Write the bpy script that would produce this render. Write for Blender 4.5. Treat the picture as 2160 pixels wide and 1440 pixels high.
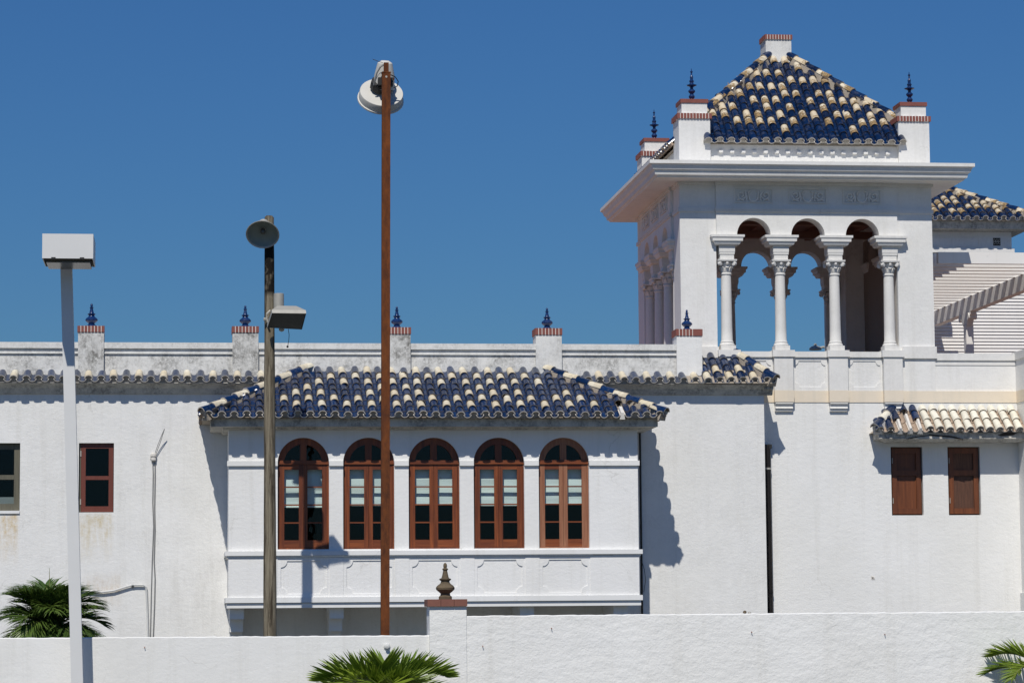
import bpy, math, random
from mathutils import Vector, Matrix
R = math.radians
random.seed(7)
for o in list(bpy.data.objects):
    bpy.data.objects.remove(o, do_unlink=True)
scene = bpy.context.scene
COL = scene.collection

# ------------------------------------------------------------------ camera
F = 5800.0                       # focal length in photo pixels (2160 wide)
EYE = Vector((0.0, -58.0, 1.7))
_v = Vector(((395 - 1080) / F, -(1310 - 720) / F, -1.0)).normalized()   # world +Y seen by the camera
_r = 0.008
_u = Vector((-math.sin(_r), math.cos(_r), 0.0))
_u = (_u - _v * _u.dot(_v)).normalized()
_u = Vector((-math.sin(_r), math.cos(_r), 0.0))
_u.z = -(_u.x * _v.x + _u.y * _v.y) / _v.z
_u.normalize()
_x = _v.cross(_u)
CAMROT = Matrix((_x, _v, _u))    # camera -> world
cam = bpy.data.cameras.new('camera')
cam.sensor_width = 36.0
cam.sensor_fit = 'HORIZONTAL'
cam.lens = F * 36.0 / 2160.0
cam.clip_start = 0.5
cam.clip_end = 6000
camo = bpy.data.objects.new('camera', cam)
COL.objects.link(camo)
camo.matrix_world = Matrix.Translation(EYE) @ CAMROT.to_4x4()
scene.camera = camo

def P(px, py, Y):
    """point of the photo (2160 x 1440) on the vertical plane Y: used to measure the building"""
    d = CAMROT @ Vector(((px - 1080) / F, -(py - 720) / F, -1.0))
    t = (Y - EYE.y) / d.y
    return EYE + d * t
def PX(px, py, Y): return P(px, py, Y).x
def PZ(px, py, Y): return P(px, py, Y).z

# ------------------------------------------------------------------ light
SUN = Vector((0.30, 1.0, -1.36))          # direction the sunlight travels
sl = bpy.data.lights.new('sun', 'SUN')
sl.energy = 3.85
sl.angle = R(0.53)
sl.color = (1.0, 0.955, 0.875)
so = bpy.data.objects.new('sun', sl)
COL.objects.link(so)
so.rotation_euler = SUN.to_track_quat('-Z', 'Y').to_euler()
so.location = (-20, -40, 60)
world = bpy.data.worlds.new('World')
scene.world = world
world.use_nodes = True
wn = world.node_tree
wn.nodes.clear()
sky = wn.nodes.new('ShaderNodeTexSky')
sky.sky_type = 'NISHITA'
sky.sun_disc = False
sky.sun_elevation = math.atan2(1.36, math.hypot(0.30, 1.0))
sky.sun_rotation = math.atan2(-SUN.x, -SUN.y) % (2 * math.pi)
sky.altitude = 0
sky.air_density = 1.5
sky.dust_density = 0.0
sky.ozone_density = 10.0
bg = wn.nodes.new('ShaderNodeBackground')
bg.inputs['Strength'].default_value = 0.05
wo = wn.nodes.new('ShaderNodeOutputWorld')
tint = wn.nodes.new('ShaderNodeMix')
tint.data_type = 'RGBA'
tint.blend_type = 'MULTIPLY'
tint.inputs[0].default_value = 1.0
tint.inputs[7].default_value = (0.445, 0.765, 1.16, 1.0)      # the clear tropical blue of the whole sky
wn.links.new(sky.outputs[0], tint.inputs[6])
wn.links.new(tint.outputs[2], bg.inputs['Color'])
wn.links.new(bg.outputs[0], wo.inputs['Surface'])
scene.view_settings.view_transform = 'Standard'
scene.view_settings.look = 'None'
scene.view_settings.exposure = 0.0
scene.view_settings.gamma = 1.0
scene.render.resolution_x = 1024
scene.render.resolution_y = 682
try:
    scene.cycles.max_bounces = 6
    scene.cycles.transparent_max_bounces = 12
except Exception:
    pass

# ------------------------------------------------------------------ materials
class NT:
    def __init__(s, name):
        s.m = bpy.data.materials.new(name); s.m.use_nodes = True
        s.t = s.m.node_tree; s.t.nodes.clear()
        s.out = s.n('ShaderNodeOutputMaterial'); s.b = s.n('ShaderNodeBsdfPrincipled')
        s.l(s.b.outputs[0], s.out.inputs['Surface'])
        s.tc = s.n('ShaderNodeTexCoord')
        s.obj = s.tc.outputs['Object']
    def n(s, t, **k):
        x = s.t.nodes.new(t)
        for a, b in k.items(): setattr(x, a, b)
        return x
    def l(s, a, b): s.t.links.new(a, b)
    def set(s, inp, v):
        if hasattr(v, 'node'): s.l(v, inp)
        else: inp.default_value = v
    def mapping(s, scale, loc=(0, 0, 0), rot=(0, 0, 0)):
        m = s.n('ShaderNodeMapping'); m.inputs['Scale'].default_value = scale
        m.inputs['Location'].default_value = loc; m.inputs['Rotation'].default_value = rot
        s.l(s.obj, m.inputs['Vector']); return m.outputs[0]
    def noise(s, scale, detail=4, rough=0.55, vec=None, dist=0.0):
        x = s.n('ShaderNodeTexNoise'); x.inputs['Scale'].default_value = scale
        x.inputs['Detail'].default_value = detail; x.inputs['Roughness'].default_value = rough
        x.inputs['Distortion'].default_value = dist
        s.l(vec if vec is not None else s.obj, x.inputs['Vector']); return x.outputs['Fac']
    def ramp(s, fac, a, b, ca=(0, 0, 0, 1), cb=(1, 1, 1, 1)):
        x = s.n('ShaderNodeValToRGB'); x.color_ramp.elements[0].position = a; x.color_ramp.elements[1].position = b
        x.color_ramp.elements[0].color = ca; x.color_ramp.elements[1].color = cb
        s.l(fac, x.inputs[0]); return x.outputs[0]
    def mix(s, fac, a, b):
        x = s.n('ShaderNodeMix', data_type='RGBA')
        s.set(x.inputs[0], fac); s.set(x.inputs[6], a); s.set(x.inputs[7], b); return x.outputs[2]
    def math(s, op, a, b=0.0, clamp=False):
        x = s.n('ShaderNodeMath', operation=op, use_clamp=clamp)
        s.set(x.inputs[0], a); s.set(x.inputs[1], b); return x.outputs[0]
    def bump(s, h, strength, dist):
        x = s.n('ShaderNodeBump'); x.inputs['Strength'].default_value = strength
        x.inputs['Distance'].default_value = dist; s.l(h, x.inputs['Height'])
        s.l(x.outputs[0], s.b.inputs['Normal'])
    def col(s, c): s.set(s.b.inputs['Base Color'], c)
    def rough(s, r): s.set(s.b.inputs['Roughness'], r)
def C(r, g, b): return (r, g, b, 1.0)

def plain(name, c, rough=0.6, metal=0.0, var=0.15, scale=6, bump=0.0):
    t = NT(name)
    f = t.noise(scale, 5, 0.6)
    t.col(t.mix(f, C(*[x * (1 - var) for x in c]), C(*[min(1, x * (1 + var)) for x in c])))
    t.rough(rough); t.b.inputs['Metallic'].default_value = metal
    if bump: t.bump(t.noise(scale * 5, 4, 0.6), 0.5, bump)
    return t.m

def stucco(name, c=(0.825, 0.82, 0.80), bump=0.012, fine=26, mildew=0.0, stains=None, crack=True, wear=1.0):
    t = NT(name)
    base = C(*c)
    big = t.noise(0.55, 5, 0.6)
    col = t.mix(t.ramp(big, 0.35, 0.75), base, C(c[0] * 0.93, c[1] * 0.925, c[2] * 0.905))
    mid = t.noise(5.0, 6, 0.7)
    col = t.mix(t.math('MULTIPLY', t.ramp(mid, 0.60, 0.80), 0.22), col, C(0.55, 0.54, 0.51))
    # sparse dark specks
    sp = t.noise(17, 3, 0.6)
    sp = t.math('MULTIPLY', t.ramp(sp, 0.73, 0.78), t.ramp(t.noise(1.1, 3), 0.52, 0.68))
    col = t.mix(t.math('MULTIPLY', sp, 0.55), col, C(0.25, 0.23, 0.20))
    streak = t.noise(1.0, 6, 0.7, t.mapping((4.2, 4.2, 0.22)))
    col = t.mix(t.math('MULTIPLY', t.ramp(streak, 0.52, 0.74), 0.26 * wear), col, C(0.52, 0.50, 0.44))
    patch = t.n('ShaderNodeTexVoronoi'); patch.inputs['Scale'].default_value = 0.45
    t.l(t.mapping((1, 1, 1.3)), patch.inputs['Vector'])
    sepc = t.n('ShaderNodeSeparateColor'); t.l(patch.outputs['Color'], sepc.inputs[0])
    col = t.mix(t.math('MULTIPLY', sepc.outputs[0], 0.10 * wear), col, C(0.62, 0.625, 0.63))
    if crack:
        wv = t.n('ShaderNodeVectorMath', operation='ADD'); nz = t.n('ShaderNodeTexNoise'); nz.inputs['Scale'].default_value = 2.2
        nz.inputs['Detail'].default_value = 5; t.l(t.obj, nz.inputs['Vector']); t.l(t.obj, wv.inputs[0]); t.l(nz.outputs['Color'], wv.inputs[1])
        cv = t.n('ShaderNodeTexVoronoi', feature='DISTANCE_TO_EDGE'); cv.inputs['Scale'].default_value = 0.42; t.l(wv.outputs[0], cv.inputs['Vector'])
        line = t.ramp(cv.outputs['Distance'], 0.0015, 0.005, C(1, 1, 1), C(0, 0, 0))
        line = t.math('MULTIPLY', line, t.ramp(t.noise(0.7, 4, 0.6), 0.56, 0.66))
        col = t.mix(t.math('MULTIPLY', line, 0.30 * wear), col, C(0.30, 0.28, 0.25))
    if mildew:
        a = t.noise(2.1, 8, 0.72)
        b = t.noise(16, 5, 0.75)
        m = t.math('MULTIPLY', t.ramp(a, 0.36, 0.58), t.ramp(b, 0.34, 0.58))
        v = t.noise(3.2, 5, 0.65, t.mapping((1.6, 1.6, 0.35)))
        m = t.math('MULTIPLY', m, t.ramp(v, 0.26, 0.5))
        col = t.mix(t.math('MULTIPLY', m, mildew), col, C(0.20, 0.195, 0.18))
        sp2 = t.ramp(t.noise(30, 4, 0.7), 0.58, 0.66)
        col = t.mix(t.math('MULTIPLY', t.math('MULTIPLY', sp2, t.ramp(a, 0.42, 0.6)), mildew * 0.9), col, C(0.17, 0.165, 0.15))
    if stains:
        sep = t.n('ShaderNodeSeparateXYZ'); t.l(t.obj, sep.inputs[0])
        st = t.noise(2.0, 7, 0.75, t.mapping((5.0, 5.0, 0.55)))
        blot = t.noise(7, 6, 0.75)
        for (x0, x1, z0, z1, amt, cc, edge) in stains:
            mx = t.math('MULTIPLY', t.math('SMOOTH_MIN', 1.0, t.math('MULTIPLY', t.math('SUBTRACT', sep.outputs[0], x0), 9.0), True),
                        t.math('MULTIPLY', t.math('SUBTRACT', x1, sep.outputs[0]), 9.0, True), True)
            mz = t.math('MULTIPLY', t.math('MULTIPLY', t.math('SUBTRACT', sep.outputs[2], z0), 1.2, True),
                        t.math('MULTIPLY', t.math('SUBTRACT', z1, sep.outputs[2]), edge, True), True)
            k = t.math('MULTIPLY', t.math('MULTIPLY', mx, mz), t.ramp(st, 0.36, 0.58))
            k = t.math('MULTIPLY', k, t.ramp(blot, 0.30, 0.62))
            col = t.mix(t.math('MULTIPLY', k, amt), col, C(*cc))
    t.col(col)
    t.rough(0.88)
    t.b.inputs['Specular IOR Level'].default_value = 0.25
    h1 = t.noise(fine, 5, 0.6, dist=0.6)
    h2 = t.noise(fine * 0.28, 4, 0.6, t.mapping((1, 1, 1.7)))
    h3 = t.noise(1.3, 3, 0.5)
    h = t.math('ADD', t.math('MULTIPLY', h1, 0.55), t.math('ADD', t.math('MULTIPLY', h2, 0.8), t.math('MULTIPLY', h3, 1.6)))
    t.bump(h, 0.55, bump)
    return t.m

def glaze(name, ca, cb, dust=0.25, lichen=0.0, rough=0.2):
    t = NT(name)
    info = t.n('ShaderNodeObjectInfo')
    rnd = info.outputs['Random']
    off = t.n('ShaderNodeVectorMath', operation='ADD')
    t.l(t.obj, off.inputs[0])
    cmb = t.n('ShaderNodeCombineXYZ')
    t.l(t.math('MULTIPLY', rnd, 57.0), cmb.inputs[0]); t.l(t.math('MULTIPLY', rnd, 23.0), cmb.inputs[1])
    t.l(cmb.outputs[0], off.inputs[1])
    vec = off.outputs[0]
    col = t.mix(rnd, C(*ca), C(*cb))
    f = t.noise(5, 4, 0.6, vec)
    col = t.mix(t.math('MULTIPLY', t.ramp(f, 0.35, 0.7), 0.35), col, C(*[x * 0.55 for x in ca]))
    d = t.noise(9, 6, 0.7, vec)
    dm = t.math('MULTIPLY', t.ramp(d, 0.50, 0.72), dust)
    col = t.mix(dm, col, C(0.30, 0.29, 0.26))
    rr = t.math('ADD', rough, t.math('MULTIPLY', dm, 0.6))
    if lichen:
        a = t.noise(11, 7, 0.75, vec, 0.5)
        sep = t.n('ShaderNodeSeparateXYZ'); t.l(t.obj, sep.inputs[0])
        lo = t.math('MULTIPLY', t.math('SUBTRACT', 0.20, sep.outputs[1]), 0.9)
        k = t.ramp(t.math('ADD', a, t.math('ADD', lo, t.math('MULTIPLY', t.math('SUBTRACT', rnd, 0.5), 0.22))), 0.50, 0.60)
        g = t.noise(26, 3, 0.6, vec)
        lc = t.mix(t.ramp(g, 0.4, 0.62), C(0.10, 0.065, 0.03), C(0.38, 0.24, 0.09))
        col = t.mix(t.math('MULTIPLY', k, lichen), col, lc)
        rr = t.math('ADD', rr, t.math('MULTIPLY', k, 0.5))
    t.col(col); t.rough(rr)
    t.b.inputs['Specular IOR Level'].default_value = 0.42
    t.bump(t.noise(14, 3, 0.5, vec), 0.25, 0.006)
    return t.m

def woodmat(name, ca, cb, axis=2, rough=0.45, sc=14, worn=None):
    t = NT(name)
    s = [sc, sc, sc]; s[axis] = sc * 0.06
    f = t.noise(1.6, 7, 0.7, t.mapping(tuple(s)), 0.4)
    col = t.mix(t.ramp(f, 0.32, 0.68), C(*ca), C(*cb))
    if worn:
        col = t.mix(t.math('MULTIPLY', t.ramp(t.noise(2.3, 6, 0.7), 0.52, 0.66), worn[1]), col, C(*worn[0]))
    info = t.n('ShaderNodeObjectInfo')
    col = t.mix(t.math('MULTIPLY', info.outputs['Random'], 0.55), col, C(ca[0] * .8, ca[1] * .8, ca[2] * .9))
    t.col(col); t.rough(rough)
    t.bump(f, 0.35, 0.004)
    return t.m

def rustmat():
    t = NT('rusty_steel')
    a = t.noise(3.0, 8, 0.75, t.mapping((3, 3, 0.9)))
    b = t.noise(22, 5, 0.7)
    col = t.mix(t.ramp(a, 0.35, 0.68), C(0.075, 0.030, 0.018), C(0.215, 0.070, 0.022))
    col = t.mix(t.math('MULTIPLY', t.ramp(b, 0.52, 0.7), 0.35), col, C(0.07, 0.032, 0.022))
    t.col(col); t.rough(0.95); t.b.inputs['Specular IOR Level'].default_value = 0.1; t.bump(b, 0.4, 0.004)
    return t.m

def polewood():
    t = NT('weathered_pole_wood')
    a = t.noise(1.0, 8, 0.72, t.mapping((13, 13, 0.8)), 0.3)
    b = t.noise(1.0, 6, 0.7, t.mapping((30, 30, 1.2)))
    col = t.mix(t.ramp(b, 0.3, 0.7), C(0.13, 0.108, 0.076), C(0.32, 0.28, 0.205))
    col = t.mix(t.math('MULTIPLY', t.ramp(a, 0.47, 0.60), 0.9), col, C(0.050, 0.038, 0.026))
    sep = t.n('ShaderNodeSeparateXYZ'); t.l(t.obj, sep.inputs[0])
    top = t.math('MULTIPLY', t.math('SUBTRACT', sep.outputs[2], 7.98), 9.0, True)   # black section near the head of the pole
    top = t.math('MULTIPLY', top, t.math('MULTIPLY', t.math('SUBTRACT', 9.12, sep.outputs[2]), 9.0, True))
    col = t.mix(t.math('MULTIPLY', top, t.ramp(t.noise(4, 5), 0.25, 0.4)), col, C(0.014, 0.012, 0.010))
    t.col(col); t.rough(0.95); t.b.inputs['Specular IOR Level'].default_value = 0.15; t.bump(t.math('ADD', b, a), 0.9, 0.02)
    return t.m

def glassmat(name='window_glass', tint=(0.9, 0.95, 0.95)):
    t = NT(name)
    tr = t.n('ShaderNodeBsdfTransparent'); tr.inputs[0].default_value = C(*tint)
    gl = t.n('ShaderNodeBsdfGlossy'); gl.inputs['Roughness'].default_value = 0.02
    lw = t.n('ShaderNodeLayerWeight'); lw.inputs['Blend'].default_value = 0.5
    fac = t.math('ADD', 0.016, t.math('MULTIPLY', t.math('POWER', lw.outputs['Facing'], 5.0), 0.6))
    nz = t.n('ShaderNodeBump'); nz.inputs['Strength'].default_value = 0.12; nz.inputs['Distance'].default_value = 0.02
    t.l(t.noise(2.2, 2), nz.inputs['Height'])
    t.l(nz.outputs[0], gl.inputs['Normal'])
    mx = t.n('ShaderNodeMixShader')
    t.l(fac, mx.inputs[0]); t.l(tr.outputs[0], mx.inputs[1]); t.l(gl.outputs[0], mx.inputs[2])
    t.l(mx.outputs[0], t.out.inputs['Surface'])
    return t.m

def leafmat(name, ca, cb):
    t = NT(name)
    info = t.n('ShaderNodeObjectInfo')
    f = t.noise(3.5, 4, 0.6)
    g = t.noise(40, 2, 0.5)
    col = t.mix(t.ramp(f, 0.3, 0.7), C(*ca), C(*cb))
    col = t.mix(t.math('MULTIPLY', t.ramp(g, 0.6, 0.75), 0.5), col, C(cb[0] * 2.2, cb[1] * 1.6, cb[2] * 1.2))
    col = t.mix(t.math('MULTIPLY', info.outputs['Random'], 0.35), col, C(cb[0] * 1.5, cb[1] * 1.25, cb[2]))
    t.col(col); t.rough(0.38)
    tl = t.n('ShaderNodeBsdfTranslucent'); t.l(col, tl.inputs[0])
    mx = t.n('ShaderNodeMixShader'); mx.inputs[0].default_value = 0.30
    t.l(t.b.outputs[0], mx.inputs[1]); t.l(tl.outputs[0], mx.inputs[2]); t.l(mx.outputs[0], t.out.inputs['Surface'])
    return t.m

M = {}
M['stucco'] = stucco('white_stucco', bump=0.014)
M['bay'] = stucco('bay_stucco', (0.83, 0.825, 0.81), 0.012, 30)
M['trim'] = stucco('white_trim', (0.80, 0.80, 0.79), 0.004, 18)
M['mildew'] = stucco('mildewed_stucco', (0.79, 0.785, 0.76), 0.010, 26, mildew=0.72)
M['mildew2'] = stucco('lightly_mildewed_stucco', (0.79, 0.785, 0.76), 0.008, 26, mildew=0.36)
M['mildew3'] = stucco('grey_mildewed_stucco', (0.72, 0.715, 0.69), 0.010, 26, mildew=1.0)
M['tower'] = stucco('tower_stucco', (0.82, 0.81, 0.785), 0.010, 26, mildew=0.10)
M['towertrim'] = stucco('tower_trim', (0.80, 0.785, 0.755), 0.004, 18, mildew=0.12)
M['column'] = stucco('column_stone', (0.77, 0.755, 0.725), 0.004, 14, mildew=0.12)
M['cornice'] = stucco('eave_concrete', (0.62, 0.595, 0.535), 0.010, 14, mildew=0.9)
M['rough'] = stucco('rough_garden_stucco', (0.84, 0.835, 0.81), 0.026, 19)
M['smooth'] = stucco('smooth_garden_stucco', (0.82, 0.815, 0.79), 0.010, 24)
M['cream'] = stucco('cream_band', (0.80, 0.70, 0.56), 0.005, 20)
M['blue'] = glaze('blue_glazed_tile', (0.0025, 0.014, 0.050), (0.005, 0.028, 0.100), 0.12)
M['creamtile'] = glaze('cream_glazed_tile', (0.70, 0.60, 0.42), (0.82, 0.77, 0.62), 0.16, 0.30, 0.3)
M['creamold'] = glaze('weathered_cream_tile', (0.68, 0.57, 0.40), (0.80, 0.72, 0.56), 0.2, 0.95, 0.4)
M['blueold'] = glaze('weathered_blue_tile', (0.0025, 0.011, 0.040), (0.004, 0.022, 0.080), 0.18)
M['whitetile'] = glaze('white_glazed_tile', (0.76, 0.72, 0.60), (0.82, 0.79, 0.68), 0.10, rough=0.32)
M['clay'] = plain('bare_clay_edge', (0.66, 0.61, 0.54), 0.85, var=0.2, scale=12)
M['claydark'] = plain('bare_clay_inside', (0.36, 0.27, 0.20), 0.9, var=0.25, scale=9)
M['rimdark'] = plain('dirty_clay_edge', (0.20, 0.165, 0.125), 0.9, var=0.35, scale=9)
M['redclay'] = plain('broken_red_clay', (0.38, 0.15, 0.09), 0.9, var=0.3, scale=9)
M['mortar'] = plain('roof_mortar', (0.36, 0.31, 0.25), 0.95, var=0.3, scale=7, bump=0.02)
M['mortarw'] = plain('white_mortar', (0.66, 0.63, 0.58), 0.95, var=0.15, scale=9, bump=0.02)
M['packing'] = plain('eave_mortar_packing', (0.40, 0.38, 0.34), 0.95, var=0.3, scale=11)
M['joint'] = plain('white_brick_joint', (0.80, 0.77, 0.73), 0.9, var=0.06)
M['brick'] = plain('red_brick', (0.225, 0.075, 0.060), 0.85, var=0.3, scale=7)
M['brickold'] = plain('dark_red_tile_cap', (0.21, 0.085, 0.06), 0.8, var=0.3, scale=5)
M['bluefin'] = glaze('blue_ceramic', (0.006, 0.028, 0.11), (0.008, 0.035, 0.13), 0.10, rough=0.25)
M['stonefin'] = plain('weathered_terracotta', (0.115, 0.085, 0.05), 0.85, var=0.8, scale=9, bump=0.01)
M['wood'] = woodmat('varnished_wood', (0.085, 0.018, 0.005), (0.31, 0.080, 0.017), 2, 0.5, 9)
M['woodx'] = woodmat('varnished_wood_rail', (0.100, 0.021, 0.005), (0.30, 0.078, 0.017), 0, 0.5, 9)
M['woodold'] = woodmat('sun_bleached_wood', (0.24, 0.085, 0.040), (0.40, 0.19, 0.10), 2, 0.6)
M['woodbrown'] = woodmat('red_brown_painted_wood', (0.135, 0.034, 0.020), (0.20, 0.055, 0.034), 2, 0.5, 6)
M['shutter'] = woodmat('brown_shutter_wood', (0.10, 0.028, 0.008), (0.22, 0.068, 0.020), 2, 0.5, 8)
M['shutter2'] = woodmat('peeling_shutter_wood', (0.060, 0.024, 0.013), (0.20, 0.085, 0.042), 2, 0.65, 26)
M['greyframe'] = woodmat('grey_green_frame', (0.085, 0.08, 0.055), (0.16, 0.15, 0.105), 2, 0.7)
M['ceilwood'] = woodmat('dark_red_ceiling_wood', (0.16, 0.07, 0.045), (0.26, 0.12, 0.08), 0, 0.7)
M['glass'] = glassmat()
M['blind'] = plain('white_roller_blind', (0.80, 0.81, 0.78), 0.8, var=0.02)
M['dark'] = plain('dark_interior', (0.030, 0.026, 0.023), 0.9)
M['polewood'] = polewood()
M['rust'] = rustmat()
M['whitepaint'] = plain('white_painted_steel', (0.68, 0.68, 0.665), 0.45, var=0.06, scale=3)
M['lens'] = plain('dull_lamp_lens', (0.09, 0.085, 0.07), 0.3, var=0.2)
M['greymetal'] = plain('grey_cast_metal', (0.40, 0.385, 0.34), 0.55, 0.2, var=0.2, scale=8)
M['drum'] = plain('grey_lamp_drum', (0.56, 0.545, 0.50), 0.6, 0.0, var=0.12, scale=4)
M['reflector'] = plain('tarnished_reflector', (0.22, 0.26, 0.24), 0.6, 0.2, var=0.3, scale=5)
M['darkglass'] = plain('dusty_dark_glass', (0.060, 0.065, 0.062), 0.3, var=0.3, scale=4)
M['black'] = plain('black_rubber', (0.015, 0.015, 0.015), 0.6)
M['pipe'] = plain('dark_bronze_pipe', (0.022, 0.017, 0.014), 0.35, 0.3, var=0.5, scale=3)
M['cable'] = plain('grey_cable', (0.24, 0.24, 0.235), 0.7)
M['conduit'] = plain('white_conduit', (0.62, 0.62, 0.60), 0.6)
M['terracotta'] = plain('terracotta_paving', (0.34, 0.18, 0.125), 0.8, var=0.12, scale=3)
M['siding'] = stucco('white_siding', (0.80, 0.775, 0.745), 0.002, 8)
M['ground'] = plain('worn_asphalt_ground', (0.10, 0.098, 0.085), 0.9, var=0.2, scale=0.5, bump=0.01)
M['leafA'] = leafmat('palm_leaf_bright', (0.085, 0.165, 0.018), (0.210, 0.300, 0.032))
M['leafB'] = leafmat('palm_leaf_dark', (0.036, 0.085, 0.020), (0.120, 0.195, 0.040))
M['rachis'] = plain('palm_stalk', (0.20, 0.20, 0.06), 0.6)
M['trunk'] = plain('palm_trunk', (0.20, 0.16, 0.11), 0.9, var=0.3, scale=5, bump=0.02)
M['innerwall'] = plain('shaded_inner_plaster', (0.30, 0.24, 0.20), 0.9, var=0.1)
M['crackdark'] = plain('exposed_dark_crack', (0.05, 0.042, 0.035), 0.95)

# ------------------------------------------------------------------ mesh helpers
ORG = {}
class MB:
    def __init__(s): s.v = []; s.f = []; s.m = []
    def add(s, pts, faces, mi=0):
        b = len(s.v); s.v += [tuple(p) for p in pts]
        for f in faces: s.f.append([b + i for i in f]); s.m.append(mi)
        return s
    def box(s, x0, x1, y0, y1, z0, z1, mi=0):
        p = [(x0, y0, z0), (x1, y0, z0), (x1, y1, z0), (x0, y1, z0), (x0, y0, z1), (x1, y0, z1), (x1, y1, z1), (x0, y1, z1)]
        return s.add(p, [(0, 3, 2, 1), (4, 5, 6, 7), (0, 1, 5, 4), (1, 2, 6, 5), (2, 3, 7, 6), (3, 0, 4, 7)], mi)
    def obox(s, mat, sx, sy, sz, mi=0):
        p = [mat @ Vector((x * sx, y * sy, z * sz)) for z in (-.5, .5) for (x, y) in ((-.5, -.5), (.5, -.5), (.5, .5), (-.5, .5))]
        return s.add(p, [(0, 3, 2, 1), (4, 5, 6, 7), (0, 1, 5, 4), (1, 2, 6, 5), (2, 3, 7, 6), (3, 0, 4, 7)], mi)
    def prism(s, pts0, d, mi=0):
        n = len(pts0); d = Vector(d)
        p = [Vector(a) for a in pts0] + [Vector(a) + d for a in pts0]
        fs = [list(range(n))[::-1], list(range(n, 2 * n))] + [[i, (i + 1) % n, n + (i + 1) % n, n + i] for i in range(n)]
        return s.add(p, fs, mi)
    def prism_y(s, xz, y0, y1, mi=0): return s.prism([(x, y0, z) for x, z in xz], (0, y1 - y0, 0), mi)
    def prism_x(s, yz, x0, x1, mi=0): return s.prism([(x0, y, z) for y, z in yz], (x1 - x0, 0, 0), mi)
    def lathe(s, prof, c, seg=16, mi=0, mat=None):
        """prof: (r, z) from bottom to top"""
        c = Vector(c); pts = []
        for r, z in prof:
            for k in range(seg):
                a = 2 * math.pi * k / seg
                q = Vector((r * math.cos(a), r * math.sin(a), z))
                if mat is not None: q = mat @ q
                pts.append(q + c)
        fs = []
        for i in range(len(prof) - 1):
            for k in range(seg):
                a = i * seg + k; b = i * seg + (k + 1) % seg
                fs.append((a, b, b + seg, a + seg))
        fs.append(tuple(range(seg))[::-1]); n = (len(prof) - 1) * seg
        fs.append(tuple(range(n, n + seg)))
        return s.add(pts, fs, mi)
    def tube(s, pts, r, seg=6, mi=0, r1=None):
        pts = [Vector(p) for p in pts]; ring = []
        n = len(pts); up = Vector((0.13, 0.3, 1)).normalized()
        for i, p in enumerate(pts):
            d = (pts[min(i + 1, n - 1)] - pts[max(i - 1, 0)]).normalized()
            a = d.cross(up)
            if a.length < 1e-3: a = d.cross(Vector((1, 0, 0)))
            a.normalize(); b = d.cross(a)
            rr = r if r1 is None else r + (r1 - r) * i / max(1, n - 1)
            ring += [p + (a * math.cos(2 * math.pi * k / seg) + b * math.sin(2 * math.pi * k / seg)) * rr for k in range(seg)]
        fs = []
        for i in range(n - 1):
            for k in range(seg):
                x = i * seg + k; y = i * seg + (k + 1) % seg
                fs.append((x, y, y + seg, x + seg))
        fs.append(tuple(range(seg))[::-1]); fs.append(tuple(range((n - 1) * seg, n * seg)))
        return s.add(ring, fs, mi)
    def rings(s, cx, cy, lst, mi=0, cap=(True, True)):
        """stack of rectangles: (half x, half y, z)"""
        pts = []
        for hx, hy, z in lst:
            pts += [(cx - hx, cy - hy, z), (cx + hx, cy - hy, z), (cx + hx, cy + hy, z), (cx - hx, cy + hy, z)]
        fs = []
        for i in range(len(lst) - 1):
            for k in range(4):
                a = i * 4 + k; b = i * 4 + (k + 1) % 4
                fs.append((a, b, b + 4, a + 4))
        if cap[0]: fs.append((3, 2, 1, 0))
        n = (len(lst) - 1) * 4
        if cap[1]: fs.append((n, n + 1, n + 2, n + 3))
        return s.add(pts, fs, mi)
    def archwall(s, x0, x1, z0, z1, ops, y0, y1, mi=0, seg=14):
        """wall in the plane y0 (front) .. y1 with openings (cx, half width, z bottom, z spring, arched)"""
        def q(a, b, c, d, e):   # front and back quad
            pass
        xs = x0
        def slab(xa, xb, za, zb):
            if xb - xa < 1e-4 or zb - za < 1e-4: return
            s.add([(xa, y0, za), (xb, y0, za), (xb, y0, zb), (xa, y0, zb)], [(0, 1, 2, 3)], mi)
            s.add([(xa, y1, za), (xb, y1, za), (xb, y1, zb), (xa, y1, zb)], [(3, 2, 1, 0)], mi)
        for cx, hw, zb, zs, arched in sorted(ops):
            slab(xs, cx - hw, z0, z1)
            slab(cx - hw, cx + hw, z0, zb)
            top = []
            if arched:
                for k in range(seg + 1):
                    a = math.pi - math.pi * k / seg
                    top.append((cx + hw * math.cos(a), zs + hw * math.sin(a)))
            else:
                top = [(cx - hw, zs), (cx + hw, zs)]
            for (ax, az), (bx, bz) in zip(top[:-1], top[1:]):
                s.add([(ax, y0, az), (bx, y0, bz), (bx, y0, z1), (ax, y0, z1)], [(0, 1, 2, 3)], mi)
                s.add([(ax, y1, az), (bx, y1, bz), (bx, y1, z1), (ax, y1, z1)], [(3, 2, 1, 0)], mi)
                s.add([(ax, y0, az), (bx, y0, bz), (bx, y1, bz), (ax, y1, az)], [(3, 2, 1, 0)], mi)
            s.add([(cx - hw, y0, zb), (cx - hw, y0, zs), (cx - hw, y1, zs), (cx - hw, y1, zb)], [(3, 2, 1, 0)], mi)
            s.add([(cx + hw, y0, zb), (cx + hw, y0, zs), (cx + hw, y1, zs), (cx + hw, y1, zb)], [(0, 1, 2, 3)], mi)
            if zb > z0 + 1e-4:
                s.add([(cx - hw, y0, zb), (cx + hw, y0, zb), (cx + hw, y1, zb), (cx - hw, y1, zb)], [(0, 1, 2, 3)], mi)
            xs = cx + hw
        slab(xs, x1, z0, z1)
        s.add([(x0, y0, z1), (x1, y0, z1), (x1, y1, z1), (x0, y1, z1)], [(0, 1, 2, 3)], mi)
        bx = x0
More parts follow.
